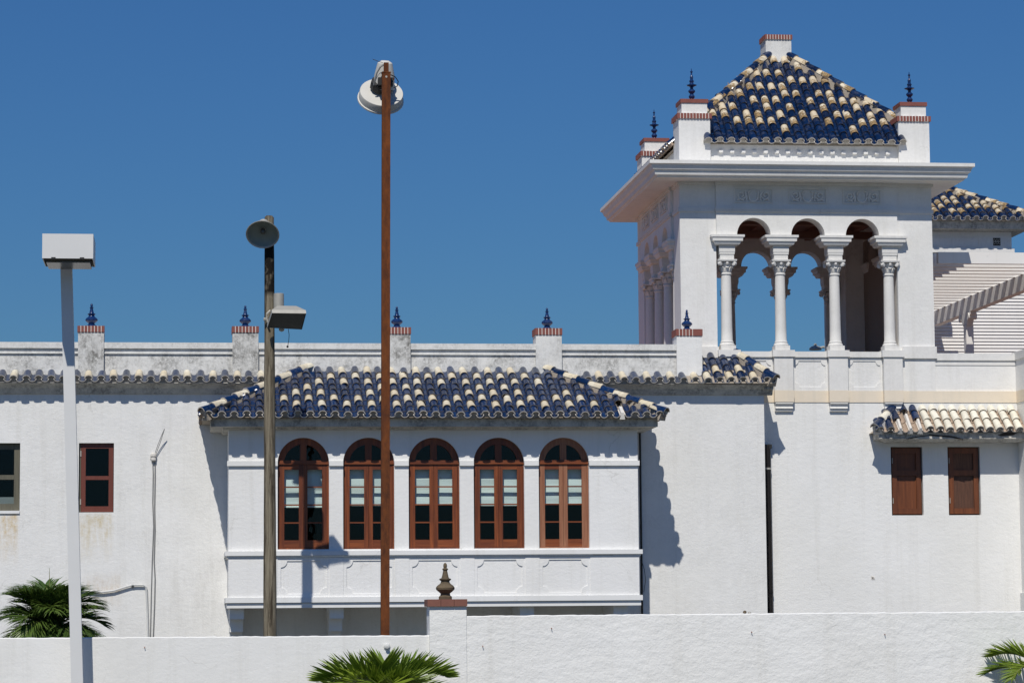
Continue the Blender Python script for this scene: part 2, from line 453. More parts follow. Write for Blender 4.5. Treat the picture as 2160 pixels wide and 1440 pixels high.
        for cx, hw, zb, zs, arched in sorted(ops) + [(x1 + 1, 1.0, z0, 0, False)]:
            if zb > z0 + 1e-4: continue
            s.add([(bx, y0, z0), (cx - hw, y0, z0), (cx - hw, y1, z0), (bx, y1, z0)], [(3, 2, 1, 0)], mi); bx = cx + hw
        s.add([(x0, y0, z0), (x0, y0, z1), (x0, y1, z1), (x0, y1, z0)], [(0, 1, 2, 3)][::-1], mi)
        s.add([(x1, y0, z0), (x1, y0, z1), (x1, y1, z1), (x1, y1, z0)], [(3, 2, 1, 0)], mi)
        return s
    def xf(s, mat):
        s.v = [tuple(mat @ Vector(p)) for p in s.v]; return s
    def mesh(s, name, mats, org=(0, 0, 0), smooth=False):
        me = bpy.data.meshes.new(name)
        o = Vector(org)
        me.from_pydata([(p[0] - o[0], p[1] - o[1], p[2] - o[2]) for p in s.v], [], s.f)
        for m in mats: me.materials.append(m)
        me.polygons.foreach_set('material_index', s.m)
        if smooth:
            me.polygons.foreach_set('use_smooth', [True] * len(s.f))
            try: me.set_sharp_from_angle(angle=R(38))
            except Exception: pass
        me.update(); return me
    def build(s, name, mats, parent=None, smooth=False):
        if not isinstance(mats, (list, tuple)): mats = [mats]
        mats = [M[m] if isinstance(m, str) else m for m in mats]
        org = ORG[parent.name] if parent is not None else Vector((0, 0, 0))
        o = bpy.data.objects.new(name, s.mesh(name, mats, org, smooth))
        COL.objects.link(o)
        if parent is not None: o.parent = parent
        ORG[o.name] = org
        return o

def thing(name, label, cat, loc=(0, 0, 0), group=None):
    o = bpy.data.objects.new(name, None); COL.objects.link(o)
    o.empty_display_size = 0.3
    o.location = loc; o['label'] = label; o['category'] = cat
    if group: o['group'] = group
    ORG[o.name] = Vector(loc)
    return o
def single(mb, name, mats, label, cat, group=None, loc=None, smooth=False):
    """a thing that is one mesh"""
    if not isinstance(mats, (list, tuple)): mats = [mats]
    mats = [M[m] for m in mats]
    loc = Vector(loc if loc is not None else mb.v[0])
    o = bpy.data.objects.new(name, mb.mesh(name, mats, loc, smooth)); COL.objects.link(o)
    o.location = loc; o['label'] = label; o['category'] = cat
    if group: o['group'] = group
    return o
def structure(mb, name, mats):
    o = mb.build(name, mats); o['kind'] = 'structure'; return o
def stuff(o): o['kind'] = 'stuff'; return o
def inst(name, me, parent, mat):
    """one more piece with shared mesh; mat is in world space"""
    o = bpy.data.objects.new(name, me); COL.objects.link(o)
    o.parent = parent
    m = mat.copy(); m.translation = m.translation - ORG[parent.name]
    o.matrix_local = m
    ORG[o.name] = ORG[parent.name]
    return o
def V(*a): return Vector(a)

# ------------------------------------------------------------------ roof tiles
PITCH = 0.2565
def tile_mb(r0, r1, L, th=0.019, seg=8, arc=176, up=True):
    """barrel tile: y from 0 (lower end, radius r0) to L (radius r1). slots: 0 glaze, 1 edge, 2 inside"""
    mb = MB(); pts = []
    a0 = R(90 + arc / 2); da = -R(arc) / seg
    for (r, y) in ((r0, 0), (r1, L)):
        for rr in (r, r - th):
            for k in range(seg + 1):
                a = a0 + da * k
                z = rr * math.sin(a)
                pts.append((rr * math.cos(a), y, z if up else -z))
    n = seg + 1
    def fc(i, j, k, l): return (i, j, k, l) if up else (l, k, j, i)
    out = [fc(k, k + 1, 2 * n + k + 1, 2 * n + k)[::-1] for k in range(seg)]
    inn = [fc(n + k, 3 * n + k, 3 * n + k + 1, n + k + 1)[::-1] for k in range(seg)]
    e0 = [fc(k, n + k, n + k + 1, k + 1)[::-1] for k in range(seg)]
    e1 = [fc(2 * n + k, 2 * n + k + 1, 3 * n + k + 1, 3 * n + k)[::-1] for k in range(seg)]
    sides = [(0, 2 * n, 3 * n, n), (seg, n + seg, 3 * n + seg, 2 * n + seg)]
    if not up: out, inn = [f for f in out], [f for f in inn]
    mb.add(pts, out if up else out, 0)
    b = mb.v
    mb.f += [list(f) for f in inn]; mb.m += [2 if up else 0] * len(inn)
    if not up:
        for i in range(seg): mb.m[i] = 2
    mb.f += [list(f) for f in e0 + e1 + sides]; mb.m += [1] * (len(e0) + len(e1) + 2)
    return mb
TM = {}
def tile_mesh(kind, glz, rim='rimdark'):
    if kind in ('eave', 'hip'): rim = 'clay'
    k = (kind, glz, rim)
    if k not in TM:
        if kind in ('cover', 'eave'): mb = tile_mb(0.090, 0.074, 0.40, 0.019 if kind == 'eave' else 0.013)
        if kind == 'eave':      # the first tile of a row is packed with mortar
            pts = [(0.070 * math.cos(math.pi * q / 8), 0.06, 0.070 * math.sin(math.pi * q / 8)) for q in range(9)]
            mb.prism([p for p in pts if p[2] > .02] + [(-.085, .06, .0), (-.09, .06, -.09), (.09, .06, -.09), (.085, .06, .0)], (0, .06, 0), 3)
        if kind == 'pan': mb = tile_mb(0.086, 0.090, 0.40, arc=150, up=False)
        elif kind == 'hip': mb = tile_mb(0.108, 0.090, 0.44, arc=170)
        TM[k] = mb.mesh(kind + '_tile', [M[glz], M[rim], M['claydark'], M['packing']], smooth=True)
    return TM[k]
COVZ, PANZ = 0.058, 0.083

def frame(e0, ex, ey):
    ex = Vector(ex).normalized(); ey = Vector(ey).normalized(); ez = ex.cross(ey).normalized()
    m = Matrix((ex, ey, ez)).transposed().to_4x4(); m.translation = Vector(e0); return m

def tile_slope(roof, fr, ncol, top, exposure, colour, pan='blue', single_rows=99, sidepart=None, x0=0.0, jit=1.0, slip=None, skip=None, PITCH=PITCH):
    """fr: slope frame. top(x) -> (lowest, highest) slope distance of the roof at column position x"""
    stuffmb = MB() if sidepart else None
    panmb = MB(); panm = []
    rnd = random.Random(hash((ncol, round(exposure, 3), round(fr.translation.x, 2))) & 0xffff)
    slots = {}
    for c in range(-1, ncol + 1):
        xc = x0 + (c + 0.5) * PITCH
        xp = x0 + c * PITCH + PITCH          # pan between c and c+1
        lo, hi = top(xc)
        r = 0
        while True:
            y = r * exposure
            if y > hi - 0.10: break
            if y >= lo - 0.02 and 0 <= c < ncol:
                if not (skip and skip(c, r)):
                    dx, dy = rnd.uniform(-.006, .006) * jit, rnd.uniform(-.016, .016) * jit
                    if slip and (c, r) in slip: dy -= slip[(c, r)]
                    loc = fr @ Matrix.Translation((xc + dx, y + dy, COVZ)) @ Matrix.Rotation(R(-2.6 + rnd.uniform(-.7, .7)), 4, 'X') @ Matrix.Rotation(R(rnd.uniform(-1.6, 1.6) * jit), 4, 'Z')
                    g = colour(c, r)
                    if sidepart is None:
                        inst('roof_tile', tile_mesh('eave' if r == 0 else 'cover', g), roof, loc)
                    else:
                        t = tile_mb(0.094, 0.078, 0.40, seg=6)
                        if r == 0: t.prism([(0.076 * math.cos(math.pi * q / 6), 0.035, 0.076 * math.sin(math.pi * q / 6)) for q in range(1, 6)] + [(-.094, .035, .02), (-.102, .035, -.055), (.102, .035, -.055), (.094, .035, .02)], (0, .05, 0), 2)
                        si = slots.setdefault(g, len(slots) * 3)
                        stuffmb.add([loc @ Vector(p) for p in t.v], t.f, 0)
                        stuffmb.m[-len(t.f):] = [si + k for k in t.m]
            r += 1
        lo, hi = top(xp)
        r = 0
        while True:
            y = r * exposure
            if y > hi - 0.06: break
            if y >= lo - 0.02 and c < ncol:
                loc = fr @ Matrix.Translation((xp, y - 0.012 + rnd.uniform(-.01, .01) * jit, PANZ)) @ Matrix.Rotation(R(-2.2), 4, 'X')
                if r == 0 and sidepart is None:
                    inst('channel_tile', tile_mesh('pan', pan, 'clay'), roof, loc)
                else:
                    t = tile_mb(0.086, 0.090, 0.40, seg=5, arc=150, up=False)
                    panmb.add([loc @ Vector(p) for p in t.v], t.f, 0)
                    panmb.m[-len(t.f):] = list(t.m)
            r += 1
    if panmb.f:
        stuff(panmb.build('channel_tiles', [pan, 'rimdark', 'claydark'], roof, True))
    if stuffmb and stuffmb.f:
        mats = []
        for g in slots: mats += [g, 'clay', 'claydark']
        stuff(stuffmb.build(sidepart, mats, roof, True))

def hip_line(roof, a, b, cols, exposure=0.36, lift=0.07, start=0.0, mortar='mortar'):
    a = Vector(a); b = Vector(b); d = (b - a); L = d.length; d.normalize()
    side = d.cross(Vector((0, 0, 1))).normalized()
    fr = frame(a, side, d)
    n = int((L - start) / exposure) + 1
    for i in range(n):
        m = fr @ Matrix.Translation((random.uniform(-.008, .008), start + i * exposure, lift)) @ Matrix.Rotation(R(-2.6), 4, 'X') @ Matrix.Rotation(R(random.uniform(-2, 2)), 4, 'Z')
        inst('hip_tile', tile_mesh('hip', cols[i % len(cols)]), roof, m)
    mb = MB()
    pr = [(-.115, -.10), (-.085, lift + .015), (0, lift + .06), (.085, lift + .015), (.115, -.10)]
    mb.prism([fr @ Vector((x, 0.06, z)) for x, z in pr], d * (L - 0.06))
    mb.build('hip_mortar', mortar, roof)

# ------------------------------------------------------------------ small shared shapes
def finial_squat(c, h, s=1.0):
    p = [(.085, 0), (.085, .035), (.065, .05), (.06, .075), (.085, .095), (.118, .125), (.122, .15), (.105, .175), (.07, .20),
         (.058, .215), (.055, .235), (.075, .25), (.078, .262), (.05, .272), (.043, .29), (.033, .335), (.026, .37), (.038, .382), (.038, .392), (.02, .402), (.026, .43), (.02, .455), (.004, .47)]
    k = h / .47
    return MB().lathe([(r * k * s, z * k) for r, z in p], c, 20)
def finial_slim(c, h):
    p = [(.075, 0), (.075, .02), (.04, .035), (.035, .05), (.055, .075), (.062, .10), (.045, .13), (.03, .15), (.045, .165), (.070, .195), (.066, .22), (.03, .25), (.03, .28),
         (.05, .30), (.098, .318), (.10, .328), (.05, .345), (.034, .37), (.044, .395), (.048, .41), (.03, .43), (.03, .47), (.034, .49), (.018, .52), (.014, .575), (.026, .59), (.026, .60), (.010, .615), (.004, .66)]
    k = h / .66
    return MB().lathe([(r * k, z * k) for r, z in p], c, 18)
BRICKS = {}
def brick_course(parent, x0, x1, y0, y1, z0, z1, n, front=True, left=True, plain_from=None, nside=None, right=False):
    """a rowlock course on a white mortar core; the bricks that show are single pieces"""
    mb = MB().box(x0 + .012, x1 - .012, y0 + .012, y1 - .012, z0 + .001, z1 - .001)
    core = mb.build('mortar_core', 'joint', parent)
    w = (x1 - x0) / n; gap = 0.016
    def piece(xa, xb, ya, yb):
        key = (round(xb - xa, 3), round(yb - ya, 3), round(z1 - z0, 3))
        if key not in BRICKS:
            BRICKS[key] = MB().box(-key[0] / 2, key[0] / 2, -key[1] / 2, key[1] / 2, -key[2] / 2, key[2] / 2).mesh('brick', [M['brick']])
        inst('brick', BRICKS[key], parent, Matrix.Translation(((xa + xb) / 2, (ya + yb) / 2, (z0 + z1) / 2 + random.uniform(-.002, .002))))
    for i in range(n):
        if plain_from is not None and i >= plain_from:
            piece(x0 + i * w + gap / 2, x1, y0, y0 + .11); break
        piece(x0 + i * w + (gap / 2 if i else 0), x0 + (i + 1) * w - (gap / 2 if i < n - 1 else 0), y0, y0 + .11)
    m = max(1, int((y1 - y0 - .12) / w))
    for (sa, sb, on) in ((x0, x0 + .11, left), (x1 - .11, x1, right)):
        if not on: continue
        for i in range(m):
            a = y0 + .12 + (y1 - y0 - .12) * i / m; b = y0 + .12 + (y1 - y0 - .12) * (i + 1) / m
            piece(sa, sb, a + gap / 2, b - gap / 2)
    piece(x0 + .02, x1 - .02, y1 - .1, y1 + .0)

def notched_frame(mb, x0, x1, z0, z1, px0, px1, pz0, pz1, rc, y0, y1):
    """flat frame x0..x1, z0..z1 with a sunk field px0..px1, pz0..pz1 that has scooped corners"""
    mb.box(x0, px0, y0, y1, z0, z1); mb.box(px1, x1, y0, y1, z0, z1)
    mb.box(px0, px1, y0, y1, z0, pz0); mb.box(px0, px1, y0, y1, pz1, z1)
    for cx, cz, a0 in ((px0, pz0, 0), (px1, pz0, 90), (px1, pz1, 180), (px0, pz1, 270)):
        pts = [(cx, cz)] + [(cx + rc * math.cos(R(a0 + 90 * k / 6)), cz + rc * math.sin(R(a0 + 90 * k / 6))) for k in range(7)]
        mb.prism_y(pts, y0, y1)

# ================================================================== SETTING
structure(MB().box(-1500, 1500, -1500, 2500, -0.5, 0.0), 'ground', 'ground')

# ================================================================== MAIN BUILDING
YB, YE = -1.65, -2.20                      # bay front, bay eave
main = thing('main_building', 'long white stucco building with arched wooden bay windows and blue and cream tiled eaves', 'building', (4.0, 0.0, 0.0))
XL = PX(-330, 1000, 0.0)
XR = PX(1614, 1000, 0.0)
zEave = PZ(900, 806, -0.33)                # lower edge of the main eave tiles
zWallTop = PZ(900, 812, 0.0)
wx0, wx1 = PX(166, 1000, 0), PX(240, 1000, 0)
wz0, wz1 = PZ(200, 1080, 0), PZ(200, 934, 0)
vx0, vx1 = PX(-72, 1000, 0), PX(42, 1000, 0)
vz0, vz1 = PZ(20, 1077, 0), PZ(20, 934, 0)
bxl, bxr = PX(482, 1040, YB), PX(1346, 1040, YB)
bz_bot = PZ(900, 1280, YB)
bz_top = PZ(900, 900, YB)
M['leftwall'] = stucco('stained_stucco', (0.825, 0.82, 0.80), 0.014, 26, mildew=0.10, stains=[
    (vx0 - 4, vx1 - 4 + .02, vz0 - 1.15, vz0, 1.0, (0.58, 0.42, 0.19), 12.0),
    (wx0 - 4 - .05, wx1 - 4 + .03, wz0 - 1.1, wz0, 0.8, (0.56, 0.45, 0.24), 12.0),
    (PX(172, 1220, 0) - 4, PX(262, 1220, 0) - 4, PZ(200, 1290, 0), PZ(200, 1205, 0), 1.0, (0.42, 0.27, 0.11), 2.2),
    (PX(355, 1300, 0) - 4, PX(470, 1300, 0) - 4, 1.2, PZ(420, 1150, 0), 0.35, (0.50, 0.48, 0.44), 1.5)])
mb = MB()
ops = [((vx0 + vx1) / 2, (vx1 - vx0) / 2, vz0, vz1, False), ((wx0 + wx1) / 2, (wx1 - wx0) / 2, wz0, wz1, False),
       ((bxl + bxr) / 2, (bxr - bxl) / 2 - .35, bz_bot + .5, bz_top - .1, False)]
mb.archwall(XL, XR, 0.0, zWallTop, ops, 0.0, 0.28)
mb.build('wall', 'leftwall', main)
MB().box(XR - .28, XR, 0.285, 0.75, 0, zWallTop).build('end_wall', 'stucco', main)
# dark rooms behind the openings
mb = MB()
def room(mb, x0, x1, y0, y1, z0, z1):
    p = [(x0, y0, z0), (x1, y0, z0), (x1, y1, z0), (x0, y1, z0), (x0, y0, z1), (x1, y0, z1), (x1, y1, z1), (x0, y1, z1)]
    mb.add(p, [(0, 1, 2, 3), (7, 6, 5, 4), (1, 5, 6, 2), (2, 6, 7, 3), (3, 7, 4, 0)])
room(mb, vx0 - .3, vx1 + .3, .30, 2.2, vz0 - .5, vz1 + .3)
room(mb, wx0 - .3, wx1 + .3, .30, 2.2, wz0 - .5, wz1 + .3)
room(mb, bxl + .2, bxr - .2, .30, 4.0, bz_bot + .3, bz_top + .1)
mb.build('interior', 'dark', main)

# parapet above the eave
pY = 0.05
PXR = PX(1482, 760, pY)
z723, z734, z736, z746, z748 = [PZ(700, y, pY) for y in (724, 735, 737, 746, 748)]
zb = PZ(700, 792, pY)
mb = MB()
mb.box(XL, PXR - .02, pY, pY + .24, zb - .25, z748)
mb.build('parapet', 'mildew2' if False else 'mildew', main)
mb = MB()
mb.box(XL, PXR - .021, pY - .035, pY + .24, z748 + .002, z746 + .012)
mb.box(XL, PXR - .022, pY - .008, pY + .239, z746 + .014, z736)
mb.build('parapet_moulding', 'mildew2', main)
mb = MB().box(XL, PXR - .023, pY - .055, pY + .26, z736 + .004, z723)
mb.build('parapet_coping', 'mildew2', main)
# pilasters with brick caps and blue finials
pil = [(164, 219, 700, 687, 639), (490, 545, 701, 688, 643), (812, 866, 704, 690, 645), (1130, 1185, 706, 692, 648), (1427, 1481, 708, 694, 652)]
for i, (a, b, yt, yc, yf) in enumerate(pil):
    Yf = pY - .085
    x0, x1 = PX(a + .5, 730, Yf), PX(b, 730, Yf)
    zt, zc = PZ((a + b) / 2, yt, Yf), PZ((a + b) / 2, yc, Yf)
    p = MB().box(x0, x1, Yf, Yf + .52, zb - .25, zt).build('pilaster', 'mildew3' if i < 3 else ('mildew2' if i == 3 else 'stucco'), main)
    if i == 3: p['label'] = 'pilaster with a dark damp patch at its foot'
    brick_course(p, x0 - .015, x1 + .012, Yf - .02, Yf + .54, zt, zc, 8, plain_from=5 if i == 4 else None)
    finial_squat(((x0 + x1) / 2, Yf + .26, zc), PZ((a + b) / 2, yf, Yf) - zc + .02).build('finial', 'bluefin', p, True)
# terrace behind the parapet
zTer = z748 - .55
MB().box(XL, XR - .3, pY + .27, 11.9, zTer - .2, zTer).build('terrace', 'terracotta', main)
MB().box(XR - .299, 21.5, 1.06, 11.9, zTer - .2, zTer).build('terrace', 'terracotta', main)
# cove cornice and eave of the main wall
eX1 = PX(1640, 797, -.33)
mb = MB()
zc0 = zEave - .22
prof = [(.01, zc0 - .02), (-.05, zc0 - .01), (-.07, zc0 + .03), (-.11, zc0 + .10), (-.18, zc0 + .16), (-.24, zc0 + .185), (-.24, zEave - .024), (.01, zEave - .023)]
mb.prism_x(prof, XL, XR + .18)
mb.build('eave_cornice', 'cornice', main)
# the eave: one row of tiles along the parapet
eav = MB()
slope_m = R(27)
eav.prism_x([(-.27, zEave - .018), (.06, zEave + .115), (.06, zEave + .05), (-.24, zEave - .022)], XL, PX(1481, 790, 0))
eaveroof = eav.build('eave_roof', 'mortarw', main)
fr = frame((XL, -.295, zEave + .0), (1, 0, 0), (0, math.cos(slope_m), math.sin(slope_m)))
hidc0 = (PX(440, 800, -.3) - XL) / PITCH; hidc1 = (PX(1130, 800, -.3) - XL) / PITCH
ncol = int((PX(1480, 800, -.33) - XL) / PITCH)
rr = random.Random(3)
ecol = {}
for c in range(ncol + 2): ecol[c] = 'creamtile' if c % 2 else 'blue'
for c in (15, 16, 17): ecol[c] = 'blue'
bay_hide = (int((PX(585, 790, -.3) - XL) / PITCH), int((PX(1235, 790, -.3) - XL) / PITCH))
vis0 = int((PX(-30, 800, -.3) - XL) / PITCH)
tile_slope(eaveroof, fr, ncol, lambda x: (0, .44) if not (bay_hide[0] < x / PITCH < bay_hide[1] or x / PITCH < vis0) else (0, -1), .5, lambda c, r: ecol.get(c, 'blue'), jit=1.3)

# corner roof in front of the tower
xc0 = PX(1481, 800, -.33); yT = 0.75
zTop = PZ(1545, 752, yT)
slope_c = math.atan2(zTop - zEave, yT + .33)
hipb = V(PX(1552, 752, yT), yT, zTop - .03)
hipa = V(eX1 - .06, -.33, zEave)
deck = MB()
deck.add([(xc0 - .3, -.31, zEave + .015), (eX1 - .05, -.31, zEave + .015), tuple(hipb), (xc0 - .3, yT, zTop - .03),
          (xc0 - .3, -.31, zEave - .01), (eX1 - .05, -.31, zEave - .01), (eX1 - .05, yT, zEave - .01), (xc0 - .3, yT, zEave - .01), (eX1 - .05, yT, zEave + .015)],
         [(0, 1, 2, 3), (0, 4, 5, 1), (1, 5, 6, 8), (1, 8, 2), (7, 6, 5, 4), (0, 3, 7, 4)])
croof = deck.build('corner_roof', 'mortar', main)
fr = frame((xc0, -.295, zEave), (1, 0, 0), (0, math.cos(slope_c), math.sin(slope_c)))
Lc = (yT + .33) / math.cos(slope_c)
W = eX1 - .06 - xc0; hx = hipb.x - xc0
def topc(x):
    if x < hx: return (0, Lc)
    return (0, Lc * (1 - (x - hx) / (W - hx)) - .02)
pat = {0: 'CBCB', 1: 'BCBB', 2: 'CBBB', 3: 'BCBB', 4: 'CBBB', 5: 'BBBB', 6: 'BBBB'}
tile_slope(croof, fr, 6, topc, .315, lambda c, r: 'creamtile' if pat.get(c, 'B')[min(r, len(pat.get(c, 'B')) - 1)] == 'C' else 'blue', jit=1.5)
hip_line(croof, hipa, hipb, ['blue', 'creamtile', 'blue', 'creamtile'], .34, .10)
mb = MB().box(XR - .02, XR + .17, -.2, .75, zc0 + .10, zEave - .013)
mb.build('side_cornice', 'cornice', main)

# ------------------------------------------------------------------ the bay
ctr = [640, 778, 916, 1053, 1190]
win = []
for c in ctr:
    cx = PX(c, 1060, YB); hw = 0.525
    win.append((cx, hw, PZ(c, 1156.5, YB), PZ(c, 976, YB), True))
hw = win[0][1]
zs_ = sum(w[3] for w in win) / 5; zb_ = sum(w[2] for w in win) / 5
win = [(w[0], w[1], zb_, zs_, True) for w in win]
mb = MB()
mb.archwall(bxl, bxr, bz_bot + .05, bz_top + .05, win, YB, YB + .24, seg=22)
mb.box(bxl, bxl + .24, YB + .2405, -.002, bz_bot + .05, bz_top + .05)
mb.box(bxr - .24, bxr, YB + .2405, -.002, bz_bot + .05, bz_top + .05)
mb.box(bxl + .01, bxr - .01, YB + .01, -.004, bz_bot + .03, bz_bot + .049)
bayw = mb.build('bay_wall', 'bay', main)
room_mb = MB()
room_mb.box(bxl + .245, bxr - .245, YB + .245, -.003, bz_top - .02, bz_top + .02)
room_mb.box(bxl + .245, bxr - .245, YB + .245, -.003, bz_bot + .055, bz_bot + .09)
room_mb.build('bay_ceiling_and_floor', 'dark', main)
# string course between the windows
zs1, zs0 = PZ(900, 971.5, YB), PZ(900, 982, YB)
xs = [bxl - .03] + sum([[w[0] - hw + .0, w[0] + hw - .0] for w in win], []) + [bxr + .03]
for k in range(0, len(xs), 2):
    mb = MB().box(xs[k], xs[k + 1], YB - .05, YB + .05, zs0, zs1)
    mb.build('string_course', 'trim', bayw)
# sill ledge
def ledge(name, ya, yb, out, nm='trim', x0=None, x1=None):
    z1, z0 = PZ(900, ya, YB - out), PZ(900, yb, YB - out)
    mb = MB().box((bxl if x0 is None else x0) - out * .8, (bxr if x1 is None else x1) + out * .8, YB - out, -.006, z0, z1)
    return mb.build(name, nm, bayw)
ledge('sill_ledge', 1160, 1169.5, .085)
xbreak0, xbreak1 = PX(1250, 1172, YB), PX(1292, 1172, YB)
z1, z0 = PZ(900, 1170, YB - .045), PZ(900, 1173.5, YB - .045)
MB().box(bxl - .035, xbreak0, YB - .045, -.007, z0, z1).build('ledge_moulding', 'trim', bayw)
MB().box(xbreak1, bxr + .035, YB - .045, -.007, z0, z1).build('ledge_moulding', 'trim', bayw)
ledge('base_ledge', 1257, 1268, .075)
ledge('base_moulding', 1269.5, 1279, .035)
# panel strip under the sills
zp1, zp0 = PZ(900, 1174, YB), PZ(900, 1257, YB)
strips = []
for w in win:
    mb = MB()
    x0, x1 = w[0] - .525, w[0] + .53
    notched_frame(mb, x0, x1, zp0, zp1 - .002, w[0] - .46, w[0] + .47, PZ(900, 1250.5, YB), PZ(900, 1181, YB), .13, YB - .020, YB + .002)
    mb.build('panel', 'bay', bayw)
    strips.append((x0, x1))
edges = [bxl] + sum([[a, b] for a, b in strips], []) + [bxr]
for k in range(0, len(edges), 2):
    if edges[k + 1] - edges[k] > .02:
        MB().box(edges[k], edges[k + 1], YB - .032, YB + .002, zp0, zp1 - .003).build('panel_pier', 'bay', bayw)
# brackets
for a in (487, 693, 1096, 1294):
    x0 = PX(a + 3, 1300, YB); x1 = x0 + .29
    if a == 487: x0 = bxl + .03; x1 = x0 + .29
    mb = MB()
    zt = bz_bot + .028
    mb.box(x0, x1, YB + .16, -.001, zt - .24, zt)
    mb.box(x0 + .01, x1 - .01, YB + .55, -.001, zt - .50, zt - .241)
    mb.box(x0 + .02, x1 - .02, YB + .95, -.001, zt - .80, zt - .501)
    mb.build('bracket', 'stucco', main)

# arched windows
def arched_window(w, old=False, blind_low=1062.0, idx=0):
    cx, hw, zb, zs, _ = w
    yf = YB + .10
    wd, wdx = ('woodold', 'woodx') if old else ('wood', 'woodx')
    J = .03; ring = .135; seg = 22
    mb = MB()
    # outer arch ring
    for k in range(seg):
        a, b = math.pi * k / seg, math.pi * (k + 1) / seg
        q = [(cx + hw * math.cos(a), zs + hw * math.sin(a)), (cx + hw * math.cos(b), zs + hw * math.sin(b)),
             (cx + (hw - ring) * math.cos(b), zs + (hw - ring) * math.sin(b)), (cx + (hw - ring) * math.cos(a), zs + (hw - ring) * math.sin(a))]
        mb.prism_y(q, yf, yf + .09)
    mb.box(cx - .068, cx + .068, yf - .006, yf + .085, zs + .061, zs + hw - ring + .01)     # fanlight mullion
    mb.box(cx - hw, cx - hw + J, yf + .002, yf + .10, zb, zs - .0)
    mb.box(cx + hw - J, cx + hw, yf + .002, yf + .10, zb, zs - .0)
    mb.box(cx - hw + J, cx + hw - J, yf + .004, yf + .10, zb, zb + .03)
    f = mb.build('arched_window', wd, main)
    if old: f['label'] = 'arched window with sun bleached wooden frame'
    MB().box(cx - hw - .0, cx + hw + .0, yf - .02, yf + .095, zs - .02, zs + .06).build('transom', wdx, f)
    zt = zs - .022
    rows = [PZ(900, y, YB + .1) for y in (989.5, 1026, 1063.5, 1101, 1137.5)]
    gl = (zb + .03, )
    for s in (-1, 1):
        xa, xb = (cx - hw + J + .004, cx - .003) if s < 0 else (cx + .003, cx + hw - J - .004)
        so, si = .105, .085
        pa, pb = (xa + so, xb - si) if s < 0 else (xa + si, xb - so)
        m2 = MB()
        y0, y1 = yf + .012, yf + .062
        MB().box(xa, pa, y0, y1, zb + .033, zt).build('stile', wd, f)
        MB().box(pb, xb, y0, y1, zb + .033, zt).build('stile', wd, f)
        MB().box(pa + .0005, pb - .0005, y0 + .002, y1, rows[0], zt).build('rail', wdx, f)
        MB().box(pa + .0005, pb - .0005, y0 + .002, y1, zb + .034, rows[4]).build('rail', wdx, f)
        for r in rows[1:4]: MB().box(pa + .0005, pb - .0005, y0 + .006, y1 - .004, r - .014, r + .014).build('glazing_bar', wdx, f)
        for k in range(4):
            MB().box(pa - .003, pb + .003, y0 + .022, y0 + .026, rows[k + 1] + (.012 if k < 3 else -.002), rows[k] - (.012 if k else -.002)).build('pane', 'glass', f)
        # roller blind a hand behind the glass
        zl = PZ(900, blind_low, YB + .2)
        nb = 8; m3 = MB()
        pts = []
        for k in range(nb + 1):
            z = rows[0] + .10 + (zl - rows[0] - .10) * k / nb
            yy = yf + .155 + .008 * math.sin(k * 1.3 + idx + s)
            pts += [(pa - .09, yy, z), (pb + .09, yy + .006 * math.sin(k + idx), z)]
        m3.add(pts, [(2 * k, 2 * k + 1, 2 * k + 3, 2 * k + 2) for k in range(nb)])
        m3.box(pa - .09, pb + .09, yf + .148, yf + .166, zl - .018, zl)
        m3.build('blind', 'blind', f)
    for s in (-1, 1):
        rr_ = hw - ring + .006
        pts = [(cx + s * .066, zs + .058)]
        for k in range(9):
            a = math.acos(.066 / rr_) * k / 8
            pts.append((cx + s * rr_ * math.cos(a), zs + max(.058, rr_ * math.sin(a))))
        MB().prism_y(pts, yf + .040, yf + .044).build('fanlight_pane', 'glass', f)
for i, w in enumerate(win): arched_window(w, i == 4, (1067, 1063.5, 1062, 1064.5, 1062.5)[i], i)

# bay cornice
mb = MB()
ztile = PZ(900, 880, YE)
za, zb2, zc2 = ztile - .01, PZ(900, 899, YE + .16), bz_top - .035
o1 = .37
mb.box(bxl - o1, bxr + o1, YB - o1, -.005, zb2, za)
mb.build('bay_fascia', 'cornice', main)
MB().rings((bxl + bxr) / 2, YB / 2, [((bxr - bxl) / 2 + .10, -YB / 2 - .004 + .10, zc2 - .03), ((bxr - bxl) / 2 + .14, -YB / 2 - .004 + .14, zc2 + .02),
                                      ((bxr - bxl) / 2 + .30, -YB / 2 + .30, zb2 - .001)]).build('bay_cornice', 'cornice', main)
# bay roof
exl, exr = PX(424, 876, YE), PX(1406, 876, YE)
zr1 = PZ(900, 786, 0.0)
sl_b = math.atan2(zr1 - ztile, -YE)
Lb = -YE / math.cos(sl_b)
deck = MB()
run = -YE
A, B, Cc, D = V(exl + .03, YE + .03, ztile), V(exr - .03, YE + .03, ztile), V(exr - run, 0, zr1 - .02), V(exl + run, 0, zr1 - .02)
deck.add([A, B, Cc, D, V(exl + .03, 0, ztile), V(exr - .03, 0, ztile)], [(0, 1, 2, 3), (0, 3, 4), (1, 5, 2), (0, 4, 5, 1), (4, 3, 2, 5)])
broof = deck.build('bay_roof', 'mortar', main)
W = exr - exl
nb = int(W / PITCH)
xoff = (W - nb * PITCH) / 2
def topb(x):
    d = min(x, W - x)
    return (0, min(Lb, d / math.cos(sl_b)) - .01)
EXPB = Lb / 8.05
def bcol(c, r):
    if r == 0: return 'blue'
    n = nb - 1
    d = min(c, n - c)
    if d - r * EXPB * math.cos(sl_b) / PITCH < 3.1: return 'blue'
    k = (c - 9) % 8
    if c % 2 == 0:
        seq = 'BBCBCBCB'; alt = 'BBCBBBCB'
    else:
        seq = 'BCBCBCBC'; alt = 'BCBBBCBC'
    s = alt if k in (1, 2, 3) else seq
    return 'creamtile' if s[min(r, 7)] == 'C' else 'blue'
